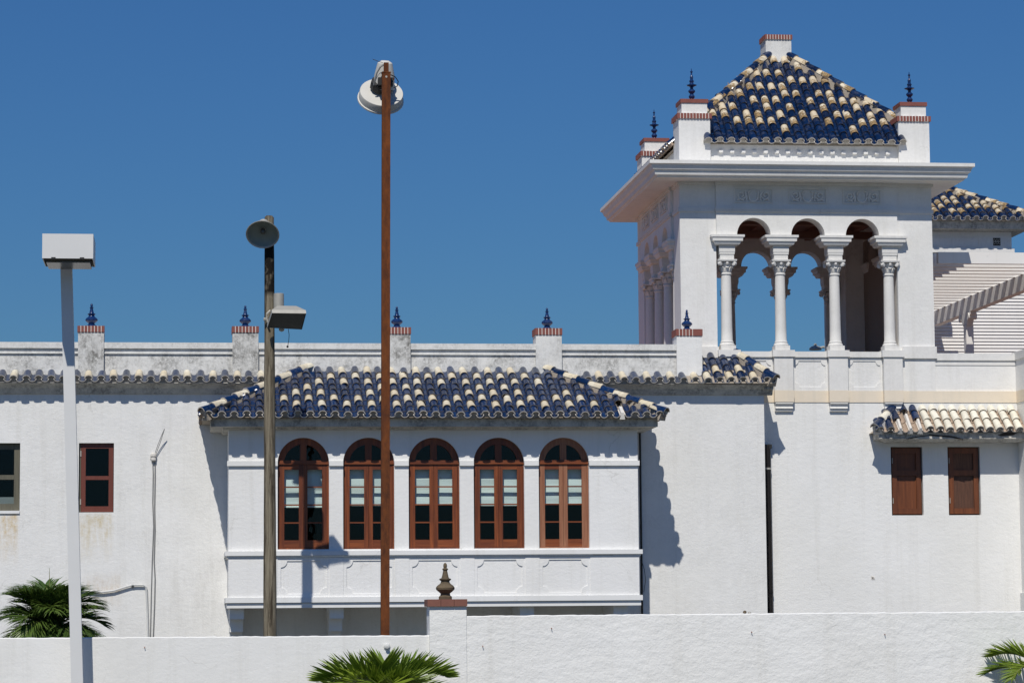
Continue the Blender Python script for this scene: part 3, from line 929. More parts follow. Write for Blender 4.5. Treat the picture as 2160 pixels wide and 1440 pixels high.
slips = {(8, 1): .10, (24, 2): .09, (24, 1): -.02, (33, 1): -.05}
tile_slope(broof, frame((exl, YE, ztile), (1, 0, 0), (0, math.cos(sl_b), math.sin(sl_b))), nb, topb, EXPB, bcol, x0=xoff, slip=slips, jit=1.7,
           skip=lambda c, r: c == nb - 4 and r == 0 or (c == nb - 3 and r == 1) or (c == nb - 4 and r == 1))
# missing cover tile: the white mortar wedge that was under it
fr = frame((exl, YE, ztile), (1, 0, 0), (0, math.cos(sl_b), math.sin(sl_b)))
xm = xoff + (nb - 3.5) * PITCH
MB().prism([fr @ V(xm - .055, -.03, -.03), fr @ V(xm + .055, -.03, -.03), fr @ V(xm + .03, .02, .10), fr @ V(xm - .03, .02, .10)], fr.to_3x3() @ V(0, .3, .02)).build('exposed_mortar', 'mortarw', broof)
# the two short side slopes
ns = int(run / PITCH) + 1
def tops(x): return (0, min(Lb, (x) / math.cos(sl_b)) - .01) if x < run else (0, Lb)
tile_slope(broof, frame((exr, YE, ztile), (0, 1, 0), (-math.cos(sl_b), 0, math.sin(sl_b))), ns, lambda x: (0, min(x, Lb) / 1.0 - .02), EXPB, lambda c, r: 'blue' if (c + r) % 3 else 'creamtile', sidepart='side_tiles')
tile_slope(broof, frame((exl, 0.0, ztile), (0, -1, 0), (math.cos(sl_b), 0, math.sin(sl_b))), ns - 1, lambda x: (0, min(run - x, Lb) - .02), EXPB, lambda c, r: 'blue' if (c + r) % 3 else 'creamtile', sidepart='side_tiles')
hip_line(broof, V(exl + .02, YE + .02, ztile + .015), V(exl + run, 0, zr1 - .01), ['blue', 'creamtile'], .345, .095)
hip_line(broof, V(exr - .02, YE + .02, ztile + .015), V(exr - run, 0, zr1 - .01), ['blue', 'creamtile'], .345, .095)

# wooden windows of the long wall
def plain_window(x0, x1, z0, z1, frame_m, name, split, fw, yf=.07, fan=False):
    f = MB()
    f.box(x0, x0 + fw, yf, yf + .07, z0, z1); f.box(x1 - fw, x1, yf, yf + .07, z0, z1)
    f.box(x0 + fw, x1 - fw, yf + .001, yf + .069, z1 - fw * 1.0, z1); f.box(x0 + fw, x1 - fw, yf + .001, yf + .069, z0, z0 + fw * 1.25)
    zm = z0 + (z1 - z0) * split
    f.box(x0 + fw, x1 - fw, yf + .003, yf + .067, zm - fw * .42, zm + fw * .42)
    o = f.build(name, frame_m, main)
    MB().box(x0 + fw - .005, x1 - fw + .005, yf + .035, yf + .040, zm + fw * .40, z1 - fw + .005).build('pane', 'glass', o)
    MB().box(x0 + fw - .005, x1 - fw + .005, yf + .035, yf + .040, z0 + fw * 1.2, zm - fw * .40).build('pane', 'glass', o)
    return o
o = plain_window(wx0 + .045, wx1 - .012, wz0 + .01, wz1 - .012, 'woodbrown', 'window', .50, .095)
o['label'] = 'small red brown wooden window with two dark panes'
MB().box(wx0 + .002, wx0 + .042, .075, .14, wz0 + .01, wz1 - .01).build('hinge_jamb', 'greyframe', o)
for z in (wz0 + .22, wz1 - .22): MB().box(wx0 + .025, wx0 + .05, .058, .074, z - .06, z + .06).build('hinge', 'greymetal', o)
o = plain_window(vx0 + .01, vx1 - .012, vz0 + .01, vz1 - .012, 'greyframe', 'window', .50, .115, .10)
o['label'] = 'grey green framed window cut by the left edge'
MB().box(vx0 - .02, vx1 + .0, -.03, .099, vz0 - .055, vz0 + .004).build('sill', 'trim', main)
MB().box(vx0 + .1, vx1 - .1, .30, .34, vz0 + .14, vz0 + .30).build('curtain', 'cable', o)

# ================================================================== TOWER WING
TX0, TX1 = PX(1437, 690, .75), PX(1971, 690, .75)
TC = V((TX0 + TX1) / 2, .75 + (TX1 - TX0) / 2, 0); TH = (TX1 - TX0) / 2
def tz(py, Y=.75): return PZ(1700, py, Y)
tower = thing('tower', 'white square belvedere tower with open arcades and pyramid roof of blue and cream tiles', 'tower', (TC.x, TC.y, 0.0))
X2 = PX(2149, 1000, .75)
zcr1, zcr0 = tz(824), tz(848.5)
sx = [(PX(1880, 1010, .75), PX(1947, 1010, .75)), (PX(2000, 1010, .75), PX(2068, 1010, .75))]
sz0, sz1 = PZ(1960, 1086, .75), PZ(1960, 942, .75)
mb = MB()
mb.archwall(PX(1550, 1000, .75), X2, 0, zcr0, [((a + b) / 2, (b - a) / 2, sz0, sz1, False) for a, b in sx], .75, 1.05)
mb.build('lower_wall', 'stucco', tower)
mb = MB().box(X2, X2 + 2.5, -1.2, 1.06, 0, tz(740) )
mb.build('return_wall', 'stucco', tower)
MB().box(X2 - .04, X2 + 2.4, -1.25, .745, 0, PZ(2150, 1249, 0)).build('return_plinth', 'stucco', tower)
MB().box(TX0, X2 - .001, .735, 1.04, zcr0 + .001, zcr1).build('cream_band', 'cream', tower)
# balustrade wall with sunk panels
colX = [PX(p, 640, .70) for p in (1535.5, 1649.5, 1764.5, 1879.5)]
zr0, zr1_ = tz(753, .69), tz(741, .69)
pw = .215
bal = MB()
bal.box(TX0, TX1, .762, 1.02, zcr1 + .001, zr1_ - .002)
balo = bal.build('balustrade_wall', 'tower', tower)
for a, b in zip(colX[:-1], colX[1:]):
    x0, x1 = a + pw, b - pw
    mb = MB(); notched_frame(mb, x0, x1, zcr1 + .002, zr0, x0 + .04, x1 - .05, tz(816), tz(761), .10, .745, .763)
    mb.build('balustrade_panel', 'tower', balo)
    MB().box(x0 + .001, x1 - .001, .705, 1.04, zr0 + .001, zr1_).build('balustrade_rail', 'towertrim', balo)
MB().box(colX[3] + pw, TX1 - .003, .748, .763, zcr1 + .002, zr0 - .02).build('balustrade_panel', 'tower', balo)
MB().box(colX[3] + pw + .03, TX1 + .03, .70, 1.03, zr0 - .018, zr1_ + .12).build('pier_base', 'towertrim', tower)
MB().box(TX0 - .02, colX[0] - pw - .003, .70, 1.03, zr0 - .018, zr1_ + .10).build('pier_base', 'towertrim', tower)
for x in colX:
    mb = MB()
    mb.box(x - pw, x + pw, .615, 1.03, zcr0 + .0, zcr1 + .001)
    pb = mb.build('pedestal_foot', 'cream', tower)
    mb = MB()
    mb.box(x - pw + .005, x + pw - .005, .62, 1.029, zcr1 + .002, zr0)
    mb.box(x - pw - .03, x + pw + .03, .59, 1.028, zr0 + .001, tz(738, .6))
    mb.build('pedestal', 'towertrim', tower)
    mb = MB()
    z = zcr0
    mb.prism_x([(.76, z - .001), (.625, z - .001), (.625, z - .035), (.66, z - .06), (.67, z - .10), (.655, z - .135), (.69, z - .15), (.69, z - .19), (.76, z - .22)], x - pw + .02, x + pw - .02)
    mb.build('corbel', 'towertrim', tower)
# low parapet to the right of the tower
mb = MB()
mb.box(TX1 + .002, X2 - .002, .78, 1.02, zcr1 + .001, tz(769))
mb.build('terrace_parapet', 'tower', tower)
mb = MB()
mb.box(TX1 + .003, X2 - .003, .765, 1.02, tz(769) + .001, tz(759)); mb.box(TX1 + .004, X2 - .004, .735, 1.03, tz(759) + .001, tz(744))
mb.build('parapet_coping', 'towertrim', tower)
MB().box(X2 - .03, X2 + 2.4, -1.24, 1.07, tz(758), tz(742)).build('return_coping', 'towertrim', tower)
MB().box(X2 - .012, X2 + 2.4, -1.22, 1.068, zcr0 + .0, zcr1).build('return_band', 'cream', tower)

# --- arcade storey, built once for the front and turned for the other sides
zA0, zA1 = tz(741), tz(446)
zImp = tz(497); zSof = tz(386)
PW = .80
def turn(k): return Matrix.Translation(TC) @ Matrix.Rotation(R(90 * k), 4, 'Z') @ Matrix.Translation(-TC)
centers = [(a + b) / 2 for a, b in zip(colX[:-1], colX[1:])]
ar = .375
# corner piers
for k in range(4):
    mb = MB().box(TX0, TX0 + PW, .75, .75 + PW, zTer, zSof).xf(turn(k))
    mb.build('corner_pier', 'tower', tower)
seg0, seg1 = TX0 + PW + .002, TX1 - PW - .002
CAPM = {}
def column_meshes():
    zb0 = tz(738, .7); H = tz(548, .7) - zb0
    sh = MB()
    sh.rings(0, 0, [(.165, .165, 0), (.165, .165, .10)])
    sh.lathe([(.165, .10), (.168, .125), (.15, .15), (.135, .165), (.145, .18), (.135, .20), (.125, .22), (.122, .5), (.118, 1.0), (.110, H - .36), (.107, H - .33), (.125, H - .32), (.125, H - .295), (.11, H - .28)], (0, 0, 0), 20)
    cp = MB()
    z0 = H - .28
    cp.lathe([(.105, z0), (.108, z0 + .06), (.125, z0 + .14), (.165, z0 + .22)], (0, 0, 0), 16)
    for k in range(8):
        a = 2 * math.pi * k / 8
        m = Matrix.Rotation(a, 4, 'Z')
        cp.add([m @ Vector(p) for p in [(.108, -.045, z0 + .01), (.108, .045, z0 + .01), (.152, .035, z0 + .12), (.152, -.035, z0 + .12), (.175, .02, z0 + .10), (.175, -.02, z0 + .10), (.12, .03, z0 + .14), (.12, -.03, z0 + .14)]],
               [(0, 1, 2, 3), (3, 2, 4, 5), (2, 1, 6), (0, 3, 7), (3, 5, 7), (2, 6, 4), (4, 6, 7, 5)])
    for sx_ in (-1, 1):
        for sy_ in (-1, 1):
            m = Matrix.Translation((sx_ * .158, sy_ * .158, z0 + .19)) @ Matrix.Rotation(R(45 * sx_ * sy_), 4, 'Z') @ Matrix.Rotation(R(90), 4, 'X')
            cp.lathe([(.03, -.035), (.05, -.03), (.05, .03), (.03, .035)], (0, 0, 0), 10, mat=m)
    for sy_ in (-1, 1):
        cp.lathe([(.0, -.03), (.03, -.02), (.035, 0), (.03, .02), (.0, .03)], (0, sy_ * .165, z0 + .20), 8)
    cp.rings(0, 0, [(.20, .20, z0 + .235), (.21, .21, z0 + .25), (.21, .21, z0 + .28)])
    im = MB()
    zn = H; zi = tz(497, .7) - zb0
    im.rings(0, 0, [(.155, .155, zn), (.155, .155, zn + .11), (.168, .168, zn + .115), (.168, .168, zn + .15), (.175, .175, zn + .17), (.175, .175, zi - .225)])
    im.rings(0, 0, [(.255, .225, zi - .224), (.275, .24, zi - .205), (.30, .26, zi - .15), (.335, .28, zi - .14), (.335, .28, zi - .09), (.352, .29, zi - .06), (.372, .30, zi - .055), (.372, .30, zi - .004)])
    mats = [M['column']]
    return zb0, sh.mesh('column', mats, smooth=True), cp.mesh('capital', mats, smooth=True), im.mesh('impost_block', mats)
zb0, mSh, mCp, mIm = column_meshes()
for k in range(4):
    T = turn(k)
    mb = MB()
    mb.archwall(seg0, seg1, zImp, zA1, [(c, ar, zImp, zImp + .0, True) for c in centers], .69, 1.10, seg=18)
    mb.box(seg0, seg1, .69, 1.10, zA1 + .002, zSof)
    mb.xf(T); arc = mb.build('arcade', 'tower', tower)
    for x in colX:
        m = T @ Matrix.Translation((x, .87, zb0))
        cobj = inst('column', mSh, tower, m)
        c2 = inst('capital', mCp, cobj, m); c2.matrix_local = Matrix.Identity(4)
        c3 = inst('impost_block', mIm, cobj, m); c3.matrix_local = Matrix.Identity(4)
    # mouldings and relief panels on the frieze
    mb = MB()
    za_, zb_2 = tz(449), tz(441)
    mb.box(seg0 - .02, seg1 + .02, .655, .692, za_, tz(445)); mb.box(seg0 - .03, seg1 + .03, .64, .691, tz(445) + .001, zb_2)
    mb.box(seg0 - .02, seg1 + .02, .65, .692, tz(393), zSof - .002)
    mb.box(TX0 - .02, seg0 - .031, .715, .752, za_, zb_2); mb.box(seg1 + .031, TX1 + .0, .715, .752, za_, zb_2)
    mb.box(TX0 - .02, seg0 - .021, .71, .752, tz(393), zSof - .002); mb.box(seg1 + .021, TX1 + .0, .71, .752, tz(393), zSof - .002)
    mb.xf(T); mb.build('frieze_moulding', 'towertrim', arc)
    for ci, c in enumerate(centers):
        mb = MB(); z0_, z1_ = tz(430), tz(399); xa, xb = c - .43, c + .43; yq = .69
        g = .03
        mb.box(xa, xb, yq - g, yq + .01, z0_, z0_ + .022); mb.box(xa, xb, yq - g, yq + .01, z1_ - .022, z1_)
        mb.box(xa, xa + .022, yq - g, yq + .01, z0_ + .0225, z1_ - .0225); mb.box(xb - .022, xb, yq - g, yq + .01, z0_ + .0225, z1_ - .0225)
        zm = (z0_ + z1_) / 2
        def curl(cx, cz, r, turns, s, ph):
            n = 16
            return [(cx + s * (r * (1 - .7 * t / n)) * math.cos(ph + turns * 2 * math.pi * t / n), yq - .026, cz + (r * (1 - .7 * t / n)) * math.sin(ph + turns * 2 * math.pi * t / n)) for t in range(n + 1)]
        for s in (-1, 1):
            mb.tube(curl(c + s * .27, zm, .10, 1.4, s, 2.4), .023, 5)
            mb.tube([(c + s * .16, yq - .026, z0_ + .04), (c + s * .15, yq - .026, zm - .02), (c + s * .19, yq - .026, zm + .09)], .023, 5)
            mb.tube([(c + s * .36, yq - .026, z0_ + .05), (c + s * .30, yq - .026, z0_ + .09), (c + s * .21, yq - .026, z0_ + .045)], .021, 5)
        mb.tube([(c + .105 * math.cos(a), yq - .026, zm - .01 + .125 * math.sin(a)) for a in [math.pi * (1 - .12 * q) * 1.0 + math.pi * .0 + math.pi * .0 for q in range(0)] or
                 [(c_) for c_ in [math.pi + math.pi * q / 10 for q in range(11)]]], .024, 5)
        mb.tube([(c - .105, yq - .026, zm), (c - .11, yq - .026, zm + .08), (c - .06, yq - .026, zm + .11)], .023, 5)
        mb.tube([(c + .105, yq - .026, zm), (c + .11, yq - .026, zm + .08), (c + .06, yq - .026, zm + .11)], .023, 5)
        mb.lathe([(0, -.012), (.05, -.008), (.06, .0)], (c, yq - .002, zm), 10, mat=Matrix.Rotation(R(90), 4, 'X'))
        mb.xf(T); mb.build('relief_panel', 'towertrim', arc)
# blind infill on the east side
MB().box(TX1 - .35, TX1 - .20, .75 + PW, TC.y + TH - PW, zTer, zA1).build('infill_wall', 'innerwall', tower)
# low parapets between the columns on the other three sides
for k in (1, 2, 3):
    mb = MB().box(seg0, seg1, .80, 1.02, zTer, tz(748)).xf(turn(k)); mb.build('low_parapet', 'tower', tower)
# inside: floor and beamed ceiling
MB().box(TX0 + .1, TX1 - .1, 1.05, TC.y + TH - .1, zTer + .01, zTer + .08).build('tower_floor', 'terracotta', tower)
zCe = tz(440)
MB().box(TX0 + .05, TX1 - .05, 1.12, TC.y + TH - .42, zCe + .22, zCe + .30).build('ceiling', 'ceilwood', tower)
for i in range(6):
    x = TX0 + .8 + i * (TX1 - TX0 - 1.6) / 5
    MB().box(x - .07, x + .07, 1.11, TC.y + TH - .41, zCe + .02, zCe + .219).build('ceiling_beam', 'ceilwood', tower)
for i in range(2):
    y = 2.4 + i * 2.1
    MB().box(TX0 + .42, TX1 - .42, y - .09, y + .09, zCe - .14, zCe + .019).build('ceiling_beam', 'ceilwood', tower)
# cornice
zt_, z35, z37 = tz(347, .0), tz(354, .0), tz(384, .3)
o = .78
mb = MB()
mb.rings(TC.x, TC.y, [(TH - .3, TH - .3, zSof - .0), (TH + o - .20, TH + o - .20, zSof), (TH + o - .18, TH + o - .18, zSof + .035), (TH + o - .14, TH + o - .14, zSof + .05), (TH + o - .12, TH + o - .12, zSof + .13),
                      (TH + o - .08, TH + o - .08, zSof + .16), (TH + o - .045, TH + o - .045, zSof + .25), (TH + o, TH + o, zSof + .275), (TH + o, TH + o, zSof + .35), (TH + .02, TH + .02, zSof + .40)])
mb.build('cornice', 'tower', tower)
zAt = zSof + .36
# attic wall, corner pedestals
ze = PZ(1700, 303, .68)
mb = MB().rings(TC.x, TC.y, [(TH - .10, TH - .10, zAt - .05), (TH - .10, TH - .10, ze - .012)])
mb.build('attic_wall', 'tower', tower)
pdw = .70
zp = [PZ(1460, y, .75) for y in (250, 239, 216, 208)]
corner = [(TX0 + .01, .76), (TX1 - .01 - pdw, .76), (TX0 + .01, TC.y + TH - .01 - pdw), (TX1 - .01 - pdw, TC.y + TH - .01 - pdw)]
for i, (x, y) in enumerate(corner):
    p = MB().box(x, x + pdw, y, y + pdw, zAt - .06, zp[0]).build('attic_pedestal', 'tower', tower)
    brick_course(p, x - .035, x + pdw + .035, y - .035, y + pdw + .035, zp[0], zp[1], 11)
    MB().box(x + .08, x + pdw - .05, y + .06, y + pdw - .06, zp[1] + .001, zp[2]).build('pedestal_block', 'tower', p)
    MB().box(x + .055, x + pdw - .025, y + .035, y + pdw - .035, zp[2] + .001, zp[3]).build('pedestal_cap', 'brick', p)
    finial_slim((x + pdw / 2 + .015, y + pdw / 2, zp[3]), .74).build('finial', 'bluefin', p, True)
# sun flecks below the eave, shaped as small white blocks
RO = TH - .07 + .14           # half size of the roof at the eave
hC = .33
zPk = PZ(1640, 134, TC.y - hC)
runT = RO - hC
slT = math.atan2(zPk - ze, runT)
apex = V(TC.x, TC.y, ze + RO * math.tan(slT))
for i in range(16):
    x = TX0 + .95 + i * (TX1 - TX0 - 1.9) / 15
    MB().box(x - .045, x + .045, TC.y - TH + .035, TC.y - TH + .10, ze - .20, ze - .15).build('sun_fleck_block', 'tower', tower)
deck = MB()
e = TH - .03
deck.add([V(TC.x - e, TC.y - e, ze), V(TC.x + e, TC.y - e, ze), V(TC.x + e, TC.y + e, ze), V(TC.x - e, TC.y + e, ze), V(TC.x, TC.y, ze + e * math.tan(slT))],
         [(0, 1, 4), (1, 2, 4), (2, 3, 4), (3, 0, 4), (3, 2, 1, 0)])
troof = deck.build('pyramid_roof', 'mortar', tower)
LT = runT / math.cos(slT)
EXPT = LT / 11.6
ncolT = int(2 * RO / PITCH)
xo = (2 * RO - ncolT * PITCH) / 2
rt = random.Random(21)
tcols = {}
for c in range(ncolT):
    s = ['B']
    s += ['B'] * rt.choice([0, 1, 1, 2])
    while len(s) < 16:
        s += ['C'] * rt.choice([1, 1, 1, 1, 2]) + ['B'] * rt.choice([1, 1, 1, 1, 2])
    tcols[c] = s
def topT(x):
    d = min(x, 2 * RO - x)
    return (0, min(LT, d / math.cos(slT)) - .02)
def tcol(c, r): return 'creamold' if tcols[c][r] == 'C' else 'blueold'
cosT, sinT = math.cos(slT), math.sin(slT)
pdgap = pdw - (RO - TH) - .03
tile_slope(troof, frame((TC.x - RO, TC.y - RO, ze), (1, 0, 0), (0, cosT, sinT)), ncolT,
           lambda x: ((pdgap - .0) / cosT if (x < pdgap + RO - TH + .0 or x > 2 * RO - pdgap - RO + TH) else 0, topT(x)[1]), EXPT, tcol, pan='blueold', x0=xo, jit=1.5)
for (px_, py_, ex_, ey_) in ((TC.x - RO, TC.y + RO, (0, -1, 0), (cosT, 0, sinT)), (TC.x + RO, TC.y - RO, (0, 1, 0), (-cosT, 0, sinT)), (TC.x + RO, TC.y + RO, (-1, 0, 0), (0, -cosT, sinT))):
    tile_slope(troof, frame((px_, py_, ze), ex_, ey_), ncolT, lambda x: (pdgap / cosT if (x < pdgap + RO - TH or x > 2 * RO - pdgap - RO + TH) else 0, topT(x)[1]), EXPT, tcol, pan='blueold', x0=xo, sidepart='far_side_tiles')
for sx_ in (-1, 1):
    for sy_ in (-1, 1):
        a = V(TC.x + sx_ * (RO - .02), TC.y + sy_ * (RO - .02), ze + .02)
        b = V(TC.x + sx_ * hC, TC.y + sy_ * hC, ze + runT * math.tan(slT) + .02)
        hip_line(troof, a.lerp(b, .24), b, ['creamold', 'blueold'], .36, .095)
zch = PZ(1637, 73, TC.y - hC)
zcb = PZ(1637, 83, TC.y - hC)
ch = MB().box(TC.x - hC + .03, TC.x + hC - .03, TC.y - hC + .03, TC.y + hC - .03, apex.z - hC * math.tan(slT) - .35, zcb).build('chimney', 'mildew2', troof)
ch2 = ch
mbk = MB()
n = 10; w_ = (2 * hC) / n
for i in range(n):
    mbk.box(TC.x - hC + i * w_ + .008, TC.x - hC + (i + 1) * w_ - .008, TC.y - hC, TC.y - hC + .1, zcb + .001, zch)
    mbk.box(TC.x - hC, TC.x - hC + .1, TC.y - hC + .105 + i * w_ * .8, TC.y - hC + .105 + i * w_ * .8 + w_ * .8 - .016, zcb + .001, zch)
mbk.box(TC.x - hC + .012, TC.x + hC - .012, TC.y - hC + .012, TC.y + hC, zcb, zch - .003, 1)
mbk.build('chimney_cap', ['brick', 'joint'], troof)

# --- shutters
def shutter(x0, x1, z0, z1, mat, lab):
    y = .80; fw = .12
    f = MB()
    f.box(x0 + .035, x0 + fw + .02, y, y + .06, z0 + .03, z1 - .02); f.box(x1 - fw - .015, x1 - .03, y, y + .06, z0 + .03, z1 - .02)
    zm = z0 + (z1 - z0) * .60
    for za, zb in ((z0 + .03, z0 + .03 + fw), (zm - .03, zm + fw - .03), (z1 - .02 - fw, z1 - .02)):
        f.box(x0 + fw + .021, x1 - fw - .016, y + .001, y + .058, za, zb)
    o = f.build('shutter', 'shutter', tower); o['label'] = lab
    MB().box(x0 + fw - .004, x1 - fw + .004, y + .040, y + .055, z0 + .03 + fw - .002, zm - .028).build('shutter_panel', mat, o)
    MB().box(x0 + fw - .004, x1 - fw + .004, y + .040, y + .055, zm + fw - .032, z1 - .018 - fw).build('shutter_panel', mat, o)
    for z in (z0 + .32, z1 - .3):
        MB().box(x0 + .036, x0 + .05, y - .012, y + .01, z - .06, z + .06).build('hinge', 'greymetal', o)
    MB().box(x0 - .002, x1 + .002, y + .07, y + .12, z0 - .02, z1 + .02).build('shutter_backing', 'dark', o)
shutter(sx[0][0], sx[0][1], sz0, sz1, 'shutter', 'smooth brown shutter under the tiled hood')
shutter(sx[1][0], sx[1][1], sz0, sz1, 'shutter2', 'brown shutter with peeling streaked panel')

# --- tiled hood over the shutters
yH = .12
hx0, hx1 = PX(1846, 908, yH), X2 + .02
zh = PZ(1990, 911, yH); zhT = PZ(2000, 868, .75)
slH = math.atan2(zhT - zh, .75 - yH); LH = (.75 - yH) / math.cos(slH)
hrun = PX(1884, 866, .75) - hx0
mb = MB(); mb.add([(hx0 + .02, yH + .03, zh), (hx1, yH + .03, zh), (hx1, .75, zhT - .02), (hx0 + hrun, .75, zhT - .02), (hx0 + .02, .75, zh)], [(0, 1, 2, 3), (0, 3, 4)])
hood = mb.build('hood_roof', 'mortar', tower)
mb = MB(); zq = PZ(1990, 925, yH + .1)
mb.box(hx0 + .10, hx1 - .02, yH + .08, .749, zq, zh - .004)
mb.rings((hx0 + .26 + hx1) / 2, .5, [((hx1 - hx0 - .26) / 2 - .06, .2, zq - .06), ((hx1 - hx0 - .26) / 2 + .05, .3, zq - .001)])
mb.build('hood_cornice', 'cornice', tower)
cr = MB()
pts = [(1915, 925), (1935, 921), (1960, 918), (1985, 920), (2010, 922), (2032, 928)]
for a, b in zip(pts[:-1], pts[1:]):
    p, q = P(a[0], a[1], yH + .077), P(b[0], b[1], yH + .077)
    w = .012 if a[0] < 1960 else .028
    cr.prism_y([(p.x, p.z - .008), (q.x, q.z - .008), (q.x, q.z + w), (p.x, p.z + w)], yH + .074, yH + .09)
p0 = P(2104, 912, yH + .077)
cr.prism_y([(p0.x, p0.z - .05), (p0.x + .1, p0.z - .08), (p0.x + .35, p0.z - .06), (p0.x + .45, p0.z), (p0.x + .2, p0.z + .01)], yH + .074, yH + .09)
cr.build('cornice_crack', 'crackdark', hood)
PH = .222
nh = int((hx1 - hx0) / PH)
def toph(x): return (0, min(LH, (x / hrun) * LH) - .0)
def hcol(c, r): return 'blue' if c < 5 else 'whitetile'
tile_slope(hood, frame((hx0, yH, zh), (1, 0, 0), (0, math.cos(slH), math.sin(slH))), nh, toph, .34, hcol, jit=1.6, pan='claydark', PITCH=PH,
           skip=lambda c, r: (c in (2, 3, 4) and r == 0) or (c == 3 and r == 1))
for c in (2, 3, 4):
    xm = (c + .5) * PH
    fr = frame((hx0, yH, zh), (1, 0, 0), (0, math.cos(slH), math.sin(slH)))
    MB().prism([fr @ V(xm - .06, -.03, -.03), fr @ V(xm + .06, -.03, -.03), fr @ V(xm + .025, .0, .11), fr @ V(xm - .02, .0, .10)], fr.to_3x3() @ V(.01, .36 if c != 3 else .55, .01)).build('exposed_mortar', 'mortarw', hood)
    m = fr @ Matrix.Translation((xm - .05, .17, .04)) @ Matrix.Rotation(R(14 * (c - 3)), 4, 'Z') @ Matrix.Rotation(R(-4), 4, 'X')
    inst('broken_tile', tile_mesh('pan', 'blue'), hood, m)
hip_line(hood, V(hx0 + .02, yH + .02, zh + .015), V(hx0 + hrun, .75, zhT), ['blue', 'whitetile', 'blue'], .33, .09, mortar='mortarw')

# ================================================================== PERGOLA AND REAR HOUSES
px_b = PX(2150, 600, 4.0)
zbm = PZ(2150, 612, 4.0)
perg = thing('pergola', 'white timber pergola with close slats on the roof terrace', 'pergola', (px_b, 8.0, zTer))
MB().box(px_b, px_b + .2, 1.6, 11.6, zbm - .03, zbm + .34).build('beam', 'siding', perg)
k = 0
y = 1.9
slat = None
while y < 11.6:
    m = MB().box(TX1 + .45, px_b + .5, y, y + .15, zbm + .342, zbm + .60)
    if slat is None:
        slat = m.mesh('slat', [M['siding']], (TX1 + .45, y, zbm + .342))
    inst('slat', slat, perg, Matrix.Translation((TX1 + .45, y, zbm + .342)))
    y += .60
for yy in (8.6, 3.0):
    MB().box(px_b + .0, px_b + .19, yy - .11, yy + .11, zTer, zbm - .35).build('post', 'siding', perg)
    mb = MB()
    mb.prism_x([(yy - .50, zbm - .032), (yy + .50, zbm - .032), (yy + .50, zbm - .10), (yy + .38, zbm - .17), (yy + .28, zbm - .20), (yy + .16, zbm - .35), (yy - .16, zbm - .35), (yy - .28, zbm - .20), (yy - .38, zbm - .17), (yy - .50, zbm - .10)], px_b + .0, px_b + .16)
    for s in (-1, 1):
        mb.lathe([(.09, -.11), (.09, .11)], (px_b + .08, yy + s * .36, zbm - .14), 12, mat=Matrix.Rotation(R(90), 4, 'Y'))
    mb.build('scroll_bracket', 'column', perg)
rh = thing('rear_house', 'white clapboard rear wall behind the pergola', 'house', (20.0, 12.0, 0.0))
z0_, z1_ = zTer, PZ(2080, 564, 12.0)
MB().box(18.6, 27, 12.0, 12.3, zTer - 2, PZ(2080, 541, 12.0)).build('wall', 'siding', rh)
mb = MB(); z = z0_
while z < z1_:
    mb.prism_x([(11.999, z), (11.955, z), (11.985, z + .083), (11.999, z + .083)], 18.6, 27); z += .088
stuff(mb.build('clapboards', 'siding', rh))
# rear tower
YR = 15.0
rt_x1 = PX(2134, 520, YR); rw = 4.3
rtow = thing('rear_tower', 'distant white tower with blue and cream tiled hip roof right of the arcade tower', 'tower', (rt_x1 - rw / 2, YR + rw / 2, 0.0))
rc = V(rt_x1 - rw / 2, YR + rw / 2, 0)
zre = PZ(2050, 466, YR - .45); zrw = PZ(2050, 489, YR)
MB().rings(rc.x, rc.y, [(rw / 2, rw / 2, 3), (rw / 2, rw / 2, zrw + .05)]).build('wall', 'towertrim', rtow)
MB().rings(rc.x, rc.y, [(rw / 2 + .05, rw / 2 + .05, zrw), (rw / 2 + .40, rw / 2 + .40, zrw + .03), (rw / 2 + .42, rw / 2 + .42, zre - .12), (rw / 2 + .45, rw / 2 + .45, zre - .004)]).build('cornice', 'cornice', rtow)
mb = MB()
zz = [PZ(2050, y, YR) for y in (533, 524, 520, 500, 496)]
mb.box(rt_x1 - rw - .06, rt_x1 + .06, YR - .06, YR + .002, zz[1] - .12, zz[1])
for a, b in ((1930, 2010), (2014, 2066)):
    xa, xb = PX(a, 510, YR), PX(b, 510, YR)
    mb.box(xa, xb, YR - .02, YR + .001, zz[2] + .0, zz[2] + .03); mb.box(xa, xb, YR - .02, YR + .001, zz[3] - .03, zz[3]); mb.box(xb - .03, xb, YR - .02, YR + .001, zz[2] + .031, zz[3] - .031)
mb.build('frieze_panel', 'towertrim', rtow)
va, vb = P(2095, 518, YR), P(2110, 502, YR)
mb = MB().box(va.x, vb.x, YR - .004, YR + .002, va.z, vb.z)
vent = mb.build('vent_grille', 'dark', rtow)
mb = MB()
for i in range(3):
    cx_ = va.x + (vb.x - va.x) * (i + .5) / 3
    mb.tube([(cx_ + .03 * math.cos(t), YR - .012, (va.z + vb.z) / 2 + .07 * math.sin(t)) for t in [k_ * .7 for k_ in range(9)]], .009, 4)
mb.box(va.x - .01, vb.x + .01, YR - .015, YR - .005, (va.z + vb.z) / 2 - .01, (va.z + vb.z) / 2 + .01)
mb.build('grille_bars', 'greymetal', vent)
ro = rw / 2 + .58; slr = R(29)
deck = MB(); e = ro - .03
deck.add([V(rc.x - e, rc.y - e, zre), V(rc.x + e, rc.y - e, zre), V(rc.x + e, rc.y + e, zre), V(rc.x - e, rc.y + e, zre), V(rc.x, rc.y, zre + e * math.tan(slr))], [(0, 1, 4), (1, 2, 4), (2, 3, 4), (3, 0, 4), (3, 2, 1, 0)])
rroof = deck.build('hip_roof', 'mortar', rtow)
nr = int(2 * ro / PITCH)
rr2 = random.Random(5)
